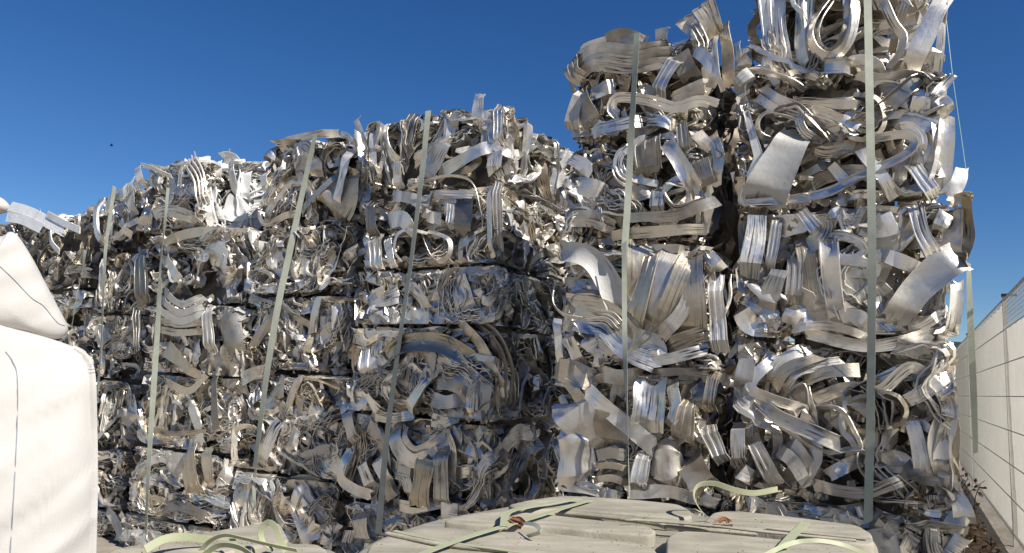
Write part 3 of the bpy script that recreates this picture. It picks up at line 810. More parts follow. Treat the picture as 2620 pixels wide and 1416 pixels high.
traced(S4, [
 ((1459,165,1532,142,1619,150,1726,124),16,'s',25,'d',dict(k=5,sp=15,d=.05)), ((1456,150,1470,190,1502,212),14,'s',30,'w',dict(k=3,sp=14)), ((1679,245,1705,190,1733,136),40,'r',0,'b',dict(d=.08)), ((1731,132,1762,190),54,'S',0,'g'),
 ((1761,118,1808,152,1828,190,1812,214),30,'f',15,'b',dict(d=.06)), ((1825,78,1830,151,1845,228),13,'f',10,'b',dict(d=.09)), ((1806,-6,1822,40,1836,78),34,'s',10,'w',dict(d=-.05)), ((1780,16,1800,40,1820,82),32,'s',0,'w',dict(d=.0)),
 ((1745,46,1792,92),44,'s',0,'d',dict(d=-.02)), ((1690,62,1692,108),32,'f',0,'w'), ((1850,55,1858,120,1862,210),34,'s',20,'w',dict(d=-.02)), ((1500,246,1567,216),38,'s',0,'d'), ((1484,228,1468,276,1456,328),26,'S',0,'p',dict(w2=44,d=.07)),
 ((1485,236,1500,280,1515,318),52,'s',20,'g'), ((1590,300,1562,276,1575,250,1619,250,1670,259,1726,276,1791,259,1834,267),9,'c',30,'b',dict(k=3,sp=10,d=.07)), ((1507,336,1601,319,1650,304),32,'f',5,'b',dict(d=.08)),
 ((1705,259,1760,235,1825,212),14,'s',20,'d',dict(k=3,sp=13)), ((1540,110,1600,96,1650,110),40,'s',10,'g',dict(d=.0)), ((1770,60,1800,110,1790,140),12,'f',60,'b',dict(k=3,sp=12)), ((1480,130,1540,104,1600,84),20,'s',30,'d',dict(d=.0)),
 ((1640,308,1690,312,1730,322),34,'s',0,'b'), ((1739,297,1750,390),30,'r',0,'w',dict(d=.07)), ((1655,352,1658,440),72,'r',0,'g',dict(d=.05)), ((1705,362,1739,414,1778,482),42,'S',0,'b',dict(d=.08,cup=.3)),
 ((1745,474,1705,470,1696,496,1718,526,1748,527,1796,509),16,'f',50,'b',dict(d=.09)), ((1679,480,1679,536),36,'f',0,'b',dict(d=.08)), ((1787,398,1810,468),40,'f',0,'g',dict(d=.06)), ((1834,355,1848,412),22,'f',0,'w'),
 ((1575,400,1588,448,1627,472),8,'c',40,'b',dict(k=4,sp=10)), ((1524,376,1541,420),54,'r',0,'w'), ((1459,474,1500,480,1545,498),52,'S',0,'b'), ((1600,556,1726,554,1780,535,1834,511),28,'f',15,'d',dict(d=.06)), ((1502,530,1556,545),36,'s',0,'d'),
 ((1560,602,1680,594,1795,582),28,'f',10,'w',dict(d=.06)), ((1440,560,1511,560,1562,578),22,'s',10,'d',dict(k=2,sp=20)), ((1820,340,1838,400,1830,470),30,'s',20,'b'), ((1450,400,1500,430,1480,460),36,'s',0,'b'), ((1770,330,1800,360,1832,390),34,'s',0,'w'), ((1600,350,1640,330,1700,300),40,'s',0,'d',dict(d=0)),
 ((1428,640,1511,662,1561,731,1598,820),52,'S',0,'p',dict(d=.09,cup=.25,w2=70)), ((1700,640,1705,730,1700,860),210,'S',0,'w',dict(d=.02,cr=3)),
 ((1672,622,1645,751,1611,845),56,'r',10,'w',dict(d=.09,cr=2)), ((1712,632,1682,751,1642,835),46,'s',0,'d',dict(d=.10)), ((1762,646,1722,751,1672,865),44,'r',-10,'w',dict(d=.10,cr=2)), ((1790,690,1745,801,1684,862),36,'r',0,'d',dict(d=.11)),
 ((1620,640,1612,740,1604,830),18,'c',20,'d'), ((1828,712,1833,801,1840,905),42,'r',0,'b',dict(d=.09)), ((1863,700,1870,766,1843,830),10,'f',50,'b',dict(d=.03)), ((1412,715,1415,771,1445,806,1500,818),12,'f',50,'b',dict(d=.08)),
 ((1556,762,1530,750,1476,751,1456,771,1461,800),22,'f',35,'d',dict(d=.07)), ((1466,800,1551,818,1606,876,1690,912),92,'S',-5,'b',dict(d=.08,cr=2.5,cup=.2)), ((1470,812,1550,812,1590,850),8,'c',20,'b',dict(k=4,sp=10,d=.11)),
 ((1425,816,1430,930),22,'f',0,'b',dict(d=.07)), ((1451,852,1480,930),30,'S',0,'b',dict(d=.09)), ((1632,930,1720,916,1808,893),28,'f',0,'d',dict(d=.1)), ((1700,890,1780,860,1820,850),44,'s',0,'w'), ((1440,680,1500,690,1540,720),34,'s',0,'w'), ((1440,730,1500,735,1550,745),26,'s',0,'d',dict(k=2,sp=18)),
 ((1640,640,1700,636,1760,640),24,'s',20,'d'), ((1770,640,1810,660,1840,690),40,'s',0,'b'), ((1600,900,1650,905,1700,900),24,'s',0,'b'),
 ((1412,942,1460,955,1515,975),62,'s',0,'w',dict(d=.06)), ((1520,950,1580,965,1640,960),44,'s',10,'d'), ((1660,958,1740,950,1830,955),22,'s',20,'d'), ((1663,980,1660,1040,1655,1094),82,'S',0,'b',dict(d=.09,cup=.35,w2=86,cr=.6)),
 ((1500,1000,1561,1052,1610,1095,1668,1146),44,'s',0,'b',dict(d=.10)), ((1452,1025,1484,1075,1540,1155),110,'S',0,'b',dict(d=.05,cr=2)), ((1570,1040,1560,1143),96,'S',0,'w',dict(d=.06,cr=1.5)),
 ((1462,1100,1464,1170,1468,1242),90,'S',0,'b',dict(d=.1,cup=-.35)), ((1712,970,1729,1052,1705,1096),32,'f',15,'b',dict(d=.08)), ((1762,1020,1752,1075,1738,1130),40,'r',0,'w',dict(d=.09,w2=66)), ((1824,950,1812,1056),32,'r',0,'w',dict(d=.09)),
 ((1808,1093,1845,1182),42,'r',0,'d',dict(d=.07)), ((1700,1125,1702,1193,1714,1252),60,'S',0,'b',dict(d=.09,cup=-.5,w2=110)), ((1645,1160,1632,1252),42,'r',0,'b',dict(d=.08)), ((1512,1196,1560,1192,1606,1203),16,'f',20,'w',dict(d=.07)),
 ((1512,1232,1560,1224,1606,1240),18,'S',0,'w',dict(d=.08)), ((1758,1175,1802,1252),74,'S',0,'w',dict(d=.07)), ((1510,1170,1560,1160,1600,1165),30,'s',0,'d'), ((1770,975,1790,1010,1780,1040),40,'S',0,'g'), ((1770,1080,1790,1120,1830,1130),14,'f',50,'b',dict(k=2,sp=14)),
 ((1420,1240,1500,1250,1560,1270),30,'s',0,'b'), ((1600,1262,1700,1258,1780,1275),34,'s',0,'b'), ((1790,1270,1830,1290),30,'s',0,'d'), ((1540,1260,1580,1275),30,'S',0,'b'),
])
traced(S3, [
 ((953,322,951,380,953,445),22,'f',0,'b'), ((984,318,988,372,1012,410),24,'f',30,'b'), ((1053,292,1031,385),52,'r',0,'g',dict(d=.05)), ((1173,284,1156,328),28,'f',0,'d'), ((1222,236,1220,325),32,'s',0,'b',dict(d=.0)),
 ((1272,262,1274,368),28,'r',0,'b'), ((1018,405,1014,480),26,'f',0,'b',dict(d=.05)), ((1138,348,1110,410,1087,462),50,'f',0,'d',dict(d=.06)), ((1258,370,1195,403,1112,446),34,'S',0,'b',dict(d=.05)), ((1268,378,1264,436),44,'f',0,'b'),
 ((1014,493,1117,456,1182,454,1216,480,1226,545,1221,592),10,'f',50,'b',dict(d=.1)), ((1096,497,1214,497),22,'r',0,'d',dict(d=.06)), ((1152,508,1147,582),24,'r',0,'b',dict(d=.06)), ((1190,500,1182,600),54,'S',0,'g'),
 ((1251,472,1251,656),14,'f',0,'b',dict(d=.08)), ((1274,465,1272,635),26,'r',0,'d',dict(d=.03)), ((945,512,949,600),34,'r',0,'g',dict(d=.06)),
 ((1090,598,1050,588,1018,600,1008,640,1025,668),11,'f',50,'b',dict(d=.1)), ((1066,590,1085,620,1100,655,1122,670,1147,650,1150,618,1130,602,1085,592),12,'f',50,'b',dict(d=.1)), ((955,602,960,690),44,'r',0,'b',dict(d=.06)), ((988,602,1003,682),24,'r',0,'b'),
 ((1104,705,1126,740,1156,695,1173,687),14,'f',50,'d',dict(d=.08)), ((1173,684,1201,795),32,'r',0,'b',dict(d=.08)), ((1040,728,1070,750,1098,800),28,'S',0,'b',dict(d=.07)), ((1000,500,1060,510,1090,540),30,'s',0,'d'), ((985,570,1030,560,1050,590),40,'s',0,'b'),
 ((900,895,980,858),14,'f',20,'b',dict(d=.08)), ((944,872,948,955),62,'r',0,'b',dict(d=.06)), ((976,922,1034,885,1120,879,1185,906,1222,942),48,'S',-10,'w',dict(d=.09,cup=.3)), ((1172,822,1228,881,1274,992),32,'S',20,'w',dict(d=.08)),
 ((1206,818,1267,859,1300,945,1288,1035),18,'f',35,'w',dict(k=2,sp=16,d=.05)), ((1098,972,1150,975,1205,992),52,'S',0,'w',dict(d=.07)), ((935,1004,976,1060),24,'f',10,'b',dict(d=.08)), ((918,968,904,1000,905,1042),14,'f',30,'b'),
 ((1101,960,1070,1005,1038,1052),28,'f',0,'b',dict(d=.09)), ((1028,950,1030,1052),64,'r',0,'w',dict(d=.05)), ((1066,940,1072,1000),34,'r',0,'d',dict(d=.06)), ((1198,986,1198,1056),16,'f',0,'b',dict(d=.09)), ((1090,1015,1140,1030,1185,1020),36,'s',0,'d'), ((1060,860,1120,850,1170,865),30,'s',10,'b'),
 ((998,1088,1017,1148,1060,1180,1116,1160),40,'f',12,'b',dict(d=.09)), ((1030,1090,1038,1126,1069,1152,1137,1111),22,'S',10,'d',dict(d=.08)), ((1092,1170,1068,1302),58,'r',0,'w',dict(d=.11)), ((1130,1144,1129,1306),44,'r',0,'d',dict(d=.09)),
 ((884,1056,902,1130),32,'f',0,'d',dict(d=.06)), ((888,1152,870,1225,938,1270),30,'S',0,'b',dict(d=.09)), ((920,1176,950,1250),34,'S',0,'b',dict(d=.06)), ((960,1170,990,1230),36,'S',0,'b'), ((1010,1190,1060,1200),50,'S',0,'d'),
 ((918,1316,926,1392),54,'r',0,'d',dict(d=.08)), ((940,1060,1000,1070,1050,1062),26,'s',0,'b'), ((1090,1070,1130,1080,1160,1066),34,'s',0,'b'), ((1140,1100,1160,1150,1150,1230),22,'s',20,'b'), ((1000,1290,1060,1300,1110,1290),30,'s',0,'b'), ((1120,1300,1180,1310),34,'s',0,'b'),
 ((930,760,980,765,1030,750),26,'s',0,'d',dict(k=2,sp=18)), ((920,700,970,720,1020,720),24,'s',0,'b'),
])
traced(S2, [
 ((880,440,870,500,840,545),120,'S',0,'w',dict(d=.0,cr=2)), ((893,378,876,459,852,532),26,'f',0,'b',dict(d=.1)), ((869,435,820,490,762,545),16,'f',10,'d',dict(d=.08)), ((902,292,918,330,938,376),16,'S',0,'b',dict(d=.02)),
 ((678,433,678,476,714,504),24,'f',20,'b'), ((656,520,662,558,686,572,754,540),16,'f',25,'b',dict(d=.08)), ((860,560,850,612),28,'r',0,'b',dict(d=.06)), ((860,620,841,690),30,'f',0,'b',dict(d=.07)), ((680,638,740,662,810,700),42,'f',0,'d',dict(d=.07)),
 ((762,732,840,690,926,638),16,'f',10,'d',dict(d=.08)), ((635,698,640,748),42,'s',0,'b',dict(d=.08)), ((705,368,760,352,850,336),20,'s',20,'d',dict(d=-.04)), ((860,340,890,350,905,370),16,'s',20,'b'), ((760,400,800,420,800,450),40,'s',0,'d'),
 ((603,980,640,960,684,948),34,'s',0,'d',dict(d=.07)), ((625,1023,646,1053,700,1053),12,'f',40,'b',dict(d=.07)), ((819,1020,801,1083,860,1115),44,'s',0,'b',dict(d=.07)), ((593,1194,603,1109,625,1092,650,1092),16,'f',35,'b',dict(d=.08)),
 ((730,1080,775,1126,842,1150),20,'f',15,'d',dict(d=.08)), ((716,1068,690,1130,663,1198),36,'f',0,'d',dict(d=.09)), ((765,1191,819,1182,864,1206),14,'f',30,'b',dict(d=.07)), ((745,980,780,1030,830,1030),14,'s',20,'w',dict(k=3,sp=13)), ((840,790,838,900),40,'r',0,'b',dict(d=.05)),
 ((690,830,700,900),26,'r',0,'b'), ((760,1300,765,1390),26,'r',0,'b',dict(d=.05)), ((720,1240,780,1230,830,1250),30,'S',0,'w'), ((620,760,660,770,700,800),26,'f',0,'b'), ((730,590,780,600,800,640),30,'s',0,'w'),
 ((600,1210,640,1240,700,1250),20,'f',20,'b',dict(d=.07)), ((640,860,690,850,740,870),20,'s',10,'d',dict(k=2,sp=18)),
])
traced(S1, [
 ((355,640,358,775),46,'r',0,'g',dict(d=.06)), ((419,660,456,716),26,'f',0,'b',dict(d=.08)), ((529,782,530,902),42,'r',0,'d',dict(d=.07)), ((582,792,590,905),70,'S',0,'g',dict(d=.03,cup=-.4)), ((408,880,450,915,500,965),50,'S',0,'w',dict(d=.06,w2=20)),
 ((478,1148,494,1264),52,'r',0,'w',dict(d=.06)), ((524,1148,533,1248),30,'S',0,'w'), ((400,760,460,800,520,780),18,'f',10,'p',dict(k=3,sp=22)), ((400,820,460,830,520,825),18,'f',10,'w',dict(k=3,sp=22)), ((380,1100,450,1110,520,1105),14,'s',20,'w'),
 ((420,980,480,1000,520,960),20,'f',15,'w'), ((345,790,348,900),26,'r',0,'g'), ((540,960,545,1100),24,'f',0,'g'), ((480,1040,500,1090,510,1140),26,'S',0,'b'), ((420,620,480,600,540,590),24,'f',10,'w'), ((400,1290,470,1300,540,1330),26,'f',0,'g'),
])
traced(S1a, [((474,402,508,455,520,530),10,'c',30,'d',dict(k=4,sp=12,d=.05)), ((352,420,396,432,434,452),12,'f',30,'W',dict(d=.04)), ((352,420,362,470),20,'W' and 'f',0,'b'), ((420,470,470,480),50,'S',0,'d'), ((380,560,430,540,500,560),16,'s',10,'d',dict(k=2,sp=16))])
traced(S1b, [((518,398,528,470,540,575),26,'l',0,'W',dict(d=.06)), ((556,410,560,470),22,'s',20,'W'), ((590,420,600,500),24,'f',30,'W'), ((630,430,625,510),26,'s',20,'W'), ((570,520,600,540,640,530),60,'s',0,'W'), ((560,395,600,402,620,440),16,'f',40,'W')])
traced(S0, [((243,505,246,587,272,628),18,'c',10,'b',dict(d=.05)), ((328,462,338,548),34,'S',0,'p',dict(d=.05)), ((300,480,262,560),16,'f',0,'d'), ((262,660,262,772),22,'r',0,'d'), ((300,560,330,600),20,'f',0,'b'), ((270,620,310,600,345,560),14,'f',20,'d'),
 ((330,1000,345,1080),28,'S',0,'b'), ((262,1290,300,1350,320,1400),26,'f',0,'p',dict(d=.08)), ((300,1300,320,1350,322,1390),24,'S',0,'b')])

# pale tan offcut and grey offcuts poking out of the back stack against the sky
traced(Sb, [((1905,118,1905,175),32,'f',0,'w',dict(d=.05)), ((1885,108,1888,160),18,'f',20,'d'), ((1935,100,1945,150),22,'f',0,'g'), ((1850,270,1890,258),30,'f',0,'g',dict(d=.5)), ((1860,300,1900,290),24,'f',0,'g',dict(d=.4))], d0=.02)

# ------------------------------------------------------------------ pale beams on the far left stack
pl = Sm[0]
for k, (pts, w, lab) in enumerate([
    ((30, 530, 75, 543, 128, 572, 166, 592), 26, "long pale grey box profile lying on top of the far left bales, nearest the sky"),
    ((22, 556, 60, 562, 112, 586), 26, "short pale channel profile beside the white bag's peak"),
    ((120, 548, 165, 572, 205, 590), 16, "bright white bent strip on the crest of the far left bales"),
    ((128, 592, 132, 620, 152, 645), 14, "pale curled strip hanging from the long box profile")]):
    P3 = np.array([on_plane(pts[i], pts[i + 1], pl.O - pl.b * (.12 + .02 * k), pl.b) for i in range(0, len(pts), 2)])
    acc = Acc(); P = catmull(P3, 16); base = P[-1].copy()
    sweep(acc, P - base, np.tile(-pl.b, (16, 1)), w * 13 / FPX, .006, 'tube' if k < 2 else 'flat', R(-12 + 9 * k), .001)
    o = link("pale_beam" if k < 2 else "bent_strip", acc.mesh("beam"), M_WHITE, loc=tuple(base)); tag(o, lab, "beam" if k < 2 else "metal strip")

# ------------------------------------------------------------------ straps
def strap(P3, width, label, mat=M_STRAP, nrm=None, roll=0.0, ws=None, n=40, group=None, name="strap"):
    P = catmull(np.array(P3), n); base = P[-1].copy()
    t = np.linspace(0, 1, n)
    N = np.tile(nrm if nrm is not None else -BX, (n, 1)) * 1.0
    acc = Acc()
    sweep(acc, P - base, N, width, .0009, 'flat', roll if not callable(roll) else roll(t), .0008, ws(t) if ws else None)
    o = link(name, acc.mesh("strap"), mat, loc=tuple(base))
    return tag(o, label, "strap", group)

def face_strap(st, pts, wpx, label, off=.12, tw=None, ws=None, mat=M_STRAP):
    b = st[0]
    P3 = [on_plane(pts[i], pts[i + 1], b.O - b.b * off, b.b) for i in range(0, len(pts), 2)]
    dist = np.dot(np.mean(P3, axis=0) - CAM, fwd)
    rg = np.random.default_rng(int(pts[0]))
    ph = rg.uniform(0, 6)
    return strap(P3, wpx * dist / FPX, label, mat, nrm=-b.b, roll=(lambda t: R(18) * np.sin(t * 5 + ph) + (tw(t) if tw else 0)), ws=ws)
face_strap(S5, (2219, -60, 2226, 300, 2231, 640, 2228, 1000, 2221, 1338), 20, "widest pale green strap running down the whole tall right stack")
face_strap(S4, (1630, 84, 1616, 330, 1606, 520, 1598, 640), 17, "pale strap over the upper bales of the stack with the ragged peak")
face_strap(S4, (1597, 620, 1599, 900, 1606, 1080, 1610, 1274), 13, "thin twisted strap over the pleated fan and the dished plate", off=.16, tw=lambda t: np.clip((t - .3) * 3, 0, 1) * R(58))
face_strap(S3, (1096, 282, 1080, 440, 1050, 680, 1018, 900, 990, 1120, 968, 1366), 16, "long slanting pale strap down the front of the middle stack")
face_strap(S3, (1366, 352, 1367, 440, 1368, 540), 6, "thin strap end hanging by the middle stack's right side", off=-1.2)
face_strap(S2, (806, 344, 768, 520, 738, 660, 712, 780, 682, 960, 652, 1195), 18, "wide slanting pale strap second left of the middle stack's strap", ws=lambda t: .85 + .35 * t)
face_strap(S2, (654, 1200, 650, 1250, 652, 1300), 9, "short thin strap end low between slanting strap and beige slabs")
face_strap(S1, (410, 715, 402, 860, 390, 1040, 380, 1200, 373, 1364), 16, "pale green strap hanging left of the white bale's stack")
face_strap(S1, (430, 480, 422, 570, 412, 660, 408, 715), 9, "dark narrow strap on the grey bale left of the white bale", off=.2, mat=M_STRAP)
face_strap(S0, (293, 478, 281, 560, 270, 640, 264, 760, 258, 900, 248, 1010), 11, "narrow strap on the stack nearest the white bags")
face_strap(Sm, (218, 640, 205, 720, 190, 800, 178, 880), 12, "grey twisted strap on the far left stack, just above the bag", tw=lambda t: t * R(50), off=.3)
# loose hanging strap on the right of the tall stack
p0 = at_depth(2478, 672, 5.05)
strap([p0, at_depth(2482, 800, 5.02), at_depth(2490, 980, 5.0), at_depth(2497, 1160, 5.0)], .034, "loose strap hanging free against the sky, beside the fence", nrm=np.array([0, -1., 0]),
      roll=lambda t: R(15) + R(25) * np.sin(t * 3), ws=lambda t: .75 + .45 * np.sin(t * 3.1))
acc = Acc()
P = catmull(np.array([at_depth(2420, 40, 5.2), at_depth(2438, 200, 5.1), at_depth(2458, 340, 5.05), at_depth(2472, 440, 5.0)]), 24)
sweep(acc, P - P[-1], np.tile([0, -1., 0], (24, 1)), .0035, .0018, 'flat')
tag(link("loose_twine", acc.mesh("twine"), M_WIREG, loc=tuple(P[-1])), "thin green twine hanging down the right edge of the tall stack", "twine")
# gold foil and torn white sheet on the third bale's right edge
b = S5[2]; base = np.array([b.W / 2, b.D / 2, 0])
def local_sheet(pts, w, mat, nm, d, cr, roll=0, w2=None, th=.0018, prof='sheet', n=20):
    pts = [v - 12 if q % 2 == 0 else v for q, v in enumerate(pts)]
    bb = b.O + b.a * b.W / 2 + b.b * b.D / 2
    P3 = np.array([on_plane(pts[i], pts[i + 1], b.O - b.b * d, b.b) for i in range(0, len(pts), 2)])
    dist = np.dot(P3.mean(0) - CAM, fwd)
    P = catmull(P3, n) - bb
    Pl = np.stack([P @ b.a, P @ b.b, P[:, 2]], 1)
    acc = Acc()
    sweep(acc, Pl, np.tile([0, -1., 0], (n, 1)), w * dist / FPX, th, prof, R(roll) + np.linspace(0, .6, n), cr, None if w2 is None else np.linspace(1, w2 / w, n))
    return link(nm, acc.mesh(nm), mat, b.root)
local_sheet((2484, 505, 2487, 560, 2490, 610, 2482, 660), 22, M_FOIL, "gold_foil", .0, .035, w2=28)
local_sheet((2466, 530, 2470, 600, 2462, 670), 20, M_FOIL, "gold_foil", -.03, .03)
local_sheet((2440, 500, 2462, 470, 2474, 432), 44, M_WHITE, "torn_sheet", .0, .012, w2=30)
local_sheet((2440, 520, 2470, 508, 2496, 498), 34, M_WARM, "torn_sheet", .0, .02, w2=24)
local_sheet((2452, 540, 2450, 600, 2444, 650), 44, M_WARM, "stained_fold", .0, .02)
local_sheet((2466, 655, 2470, 685), 34, M_FOIL, "frayed_foil", .01, .03)

# ------------------------------------------------------------------ ground
acc = Acc()
acc.add([(-900, -900, 0), (900, -900, 0), (900, 1500, 0), (-900, 1500, 0)], [(0, 1, 2, 3)])
tag(link("ground", acc.mesh("ground", 0), M_GROUND), kind='structure')
acc = Acc(); c_ = at_z(2612, 1412, .9)
v4 = [c_ + BX * a - AX * o for a, o in ((-9, 1.95), (-9, -6), (110, -6), (110, 1.95))]
v4 = np.array(v4); lo4 = v4.copy(); v4[:, 2] = .88; lo4[:, 2] = -.05; lo4[[0, 3]] -= AX * .12
acc.add(np.vstack([v4, lo4]), [(0, 1, 2, 3), (0, 3, 7, 4), (0, 4, 5, 1), (1, 5, 6, 2), (2, 6, 7, 3)])
VG = [acc]
acc = Acc(); n1, n2 = 60, 24; V = []  # added unseen slope behind the camera: blocks blue sky, brightens the metal fronts
for i in range(n1):
    for j in range(n2):
        a_ = math.pi * (1.02 + .98 * i / (n1 - 1)); r_ = 11 + j * 3.2
        h = (1 - math.exp(-j * .22)) * 17 * (.75 + .25 * math.sin(i * .23) + .2 * mnoise.noise(Vector((i * .25, j * .4, 2)))) + .4 * mnoise.noise(Vector((i * .9, j * .9, 8)))
        V.append((r_ * math.cos(a_), r_ * math.sin(a_) - 2, h - .05 if j else -.1))
i, j = np.meshgrid(np.arange(n1 - 1), np.arange(n2 - 1), indexing='ij'); a = (i * n2 + j).ravel()
acc.add(np.array(V, float), np.stack([a, a + n2, a + n2 + 1, a + 1], 1))
HS = acc
# littered strip between the stacks and the fence
G0 = at_z(2612, 1412, .9); G0[2] = .9
VERGE = .9
def fence_pt(s, off=0.0, z=0.0):
    """s metres along the fence from its foot at the picture's right edge, off metres towards the stacks"""
    return G0 + BX * s - AX * off + np.array([0, 0, z])
acc = Acc(); n1, n2 = 90, 14
V = []
for i in range(n1):
    for j in range(n2):
        s_ = -3 + i * .3; o_ = .25 + j * .13
        h = .05 + .16 * max(0, math.sin((o_ - .2) / 1.9 * math.pi)) * (0.6 + .8 * mnoise.noise(Vector((s_ * .7, o_ * 1.3, 3)))) + .05 * mnoise.noise(Vector((s_ * 4, o_ * 4, 1)))
        if j in (0, n2 - 1) or i in (0, n1 - 1): h = -.04
        V.append(fence_pt(s_, o_, h))
i, j = np.meshgrid(np.arange(n1 - 1), np.arange(n2 - 1), indexing='ij'); a = (i * n2 + j).ravel()
acc.add(np.array(V), np.stack([a, a + n2, a + n2 + 1, a + 1], 1))
tag(link("added_sky_block_slope", HS.mesh("added_sky_block_slope", 0), plain("added_slope_grey_brown", (.46, .43, .38), .95, .1, nscale=.6, col2=(.27, .25, .20), bump=.6, bdist=.1, bscale=3)), kind='structure')
tag(link("verge", VG[0].mesh("verge", 0), M_GROUND), kind='structure')
tag(link("earth_bank", acc.mesh("earth", 0), M_EARTH), kind='structure')
# litter: leaves, twigs and scrap crumbs
acc = Acc(); acc2 = Acc(); rg = np.random.default_rng(77)
for k in range(5200):
    s_ = rg.uniform(-1.5, 9) if rg.random() < .8 else rg.uniform(9, 20); o_ = rg.uniform(.25, 1.95)
    c = fence_pt(s_, o_, .08 + .16 * max(0, math.sin((o_ - .2) / 1.9 * math.pi)) * rg.uniform(.5, 1.25))
    u = unit(rg.normal(0, 1, (1, 3)))[0]; v = unit(np.cross(u, rg.normal(0, 1, 3))[None])[0]
    l, w = rg.uniform(.015, .05), rg.uniform(.006, .025)
    (acc if rg.random() < .75 else acc2).add(np.array([c - u * l, c + v * w, c + u * l, c - v * w]), [(0, 1, 2, 3)])
tag(link("leaf_litter", acc.mesh("leaf_litter", 0), M_LEAF), "dry brown leaves heaped along the fence foot", "leaf litter", kind='stuff')
tag(link("scrap_crumbs", acc2.mesh("scrap_crumbs", 0), plain("rust_brown_crumbs", (.30, .17, .09), .7, .3, nscale=30, col2=(.42, .36, .28))), "rusty scrap crumbs and chips among the dry leaves", "scrap crumbs", kind='stuff')
# weeds
def weed(s_, o_, h, lab, seed, nl=26):
    rg = np.random.default_rng(seed); c = fence_pt(s_, o_, .04)
    root = empty("dry_weed", tuple(c)); tag(root, lab, "weed", "dry weeds along the fence foot")
    lv = Acc()
    for q in range(3):
        st = Acc()
        P = catmull(np.array([[0, 0, 0], [rg.normal(0, .05), rg.normal(0, .05), h * .5], [rg.normal(0, .12), rg.normal(0, .1), h * rg.uniform(.75, 1)]]), 9)
        sweep(st, P, np.tile([0, -1., .1], (9, 1)), .009, .0045, 'flat', 0, 0, np.linspace(1, .4, 9))
        link("stem", st.mesh("stem"), M_STEM, root)
        for _ in range(nl // 3):
            p = P[rg.integers(2, 9)] + rg.normal(0, .05, 3); u = unit(rg.normal(0, 1, (1, 3)))[0]; v = unit(np.cross(u, rg.normal(0, 1, 3))[None])[0]
            l = rg.uniform(.02, .045)
            lv.add(np.array([p - u * l, p + v * l * .6, p + u * l, p - v * l * .6]), [(0, 1, 2, 3)])
    link("foliage", lv.mesh("foliage", 0), M_LEAF, root)['kind'] = 'stuff'
weed(3.2, .75, .95, "tallest dark dry weed, reaching the end of the hanging strap", 1, 60)
weed(2.0, .30, .5, "thin dry weed climbing the fence screen nearest the picture's edge", 2, 24)
weed(4.8, .35, .55, "small dry weed against the fence beyond the tall one", 3, 24)
weed(2.6, .95, .6, "bushy dark weed close to the tall right stack's foot", 5, 60)
weed(4.0, .6, .7, "upright dry weed halfway between the tall one and the fence screen", 6, 40)
weed(1.2, .55, .35, "low dry weed on the leaf litter, in front of the others", 4, 24)

# ------------------------------------------------------------------ fence
FR = empty("screened_fence", tuple(fence_pt(0)), -YAW)
tag(FR, "long mesh fence with cream privacy screen along the right side", "fence")
STEP = 6.3; H1, H2 = 2.42, 2.74
def fl(x, y, z): return (x, y, z)     # local: x to the right, y along the fence
ys = [-5.9 + STEP * k for k in range(12)]
for k, y in enumerate(ys):
    acc = Acc(); box(acc, -.025, .025, y - .025, y + .025, -.02, H2 + .05); 
    p_ = link("post", acc.mesh("post"), M_POST, FR)
    acc = Acc(); box(acc, -.032, .032, y - .032, y + .032, H2 + .053, H2 + .085); box(acc, .0, .12, y - .02, y + .02, H2 + .056, H2 + .08)
    link("post_cap", acc.mesh("post_cap"), M_BLACK, p_)
for k in range(len(ys) - 1):
    ya, yb = ys[k] + .035, ys[k + 1] - .035
    # sagging screen cloth
    n1, n2 = 46, 24; V = np.zeros((n1 * n2, 3)); 
    tt, zz = np.meshgrid(np.linspace(0, 1, n1), np.linspace(0, 1, n2), indexing='ij')
    off = .012 * np.sin(tt * 31 + k) * np.sin(zz * math.pi) + .01 * np.sin(tt * 77 + zz * 3 + k * 2) * (.3 + .7 * np.abs(np.sin(zz * math.pi * 3.5)))
    V[:, 0] = (.012 + off).ravel(); V[:, 1] = (ya + (yb - ya) * tt).ravel(); V[:, 2] = (.10 + ((H1 if k < 1 else H2 - .015) - .1) * zz).ravel()
    acc = Acc(); i, j = np.meshgrid(np.arange(n1 - 1), np.arange(n2 - 1), indexing='ij'); a = (i * n2 + j).ravel()
    F = np.stack([a, a + n2, a + n2 + 1, a + 1], 1)
    acc.add(V, F)
    link("screen_panel", acc.mesh("screen_panel"), M_FENCE, FR)
    for z in (.12, .50, .88, 1.26, 1.64, 2.02, 2.40, H2):
        acc = Acc(); r = .005 if z < H2 else .011
        box(acc, -.022 - r, -.022 + r, ya - .005, yb + .005, z - r, z + r)
        link("horizontal_wire", acc.mesh("horizontal_wire"), M_WIRE, FR)
    # fine upright wires of the mesh
    acc = Acc(); step = .05 if k < 4 else .1
    for y in np.arange(ya, yb, step):
        box(acc, -.016, -.0135, y - .0016, y + .0016, .08, H2 - .012)
    if k < 1:
        for z in np.arange(H1 + .04, H2 - .02, .045): box(acc, -.0205, -.018, ya, yb, z - .0016, z + .0016)
    link("mesh_wires", acc.mesh("mesh_wires"), M_WIRE, FR)['kind'] = 'stuff'
# wooded hill far beyond
acc = Acc(); V = []; n1, n2 = 60, 10
for i in range(n1):
    for j in range(n2):
        x = -100 + i * 12; y = 620 + j * 30
        t = i / (n1 - 1)
        h = (48 + 12 * math.sin(i * .31) + 5 * mnoise.noise(Vector((i * .6, j * .5, 0)))) * math.sin(j / (n2 - 1) * math.pi) * min(1, 5 * math.sin(t * math.pi))
        V.append((x, y, h - 1))
i, j = np.meshgrid(np.arange(n1 - 1), np.arange(n2 - 1), indexing='ij'); a = (i * n2 + j).ravel()
acc.add(np.array(V, float), np.stack([a, a + n2, a + n2 + 1, a + 1], 1))
tag(link("hill", acc.mesh("hill", 0), M_HILL), kind='structure')

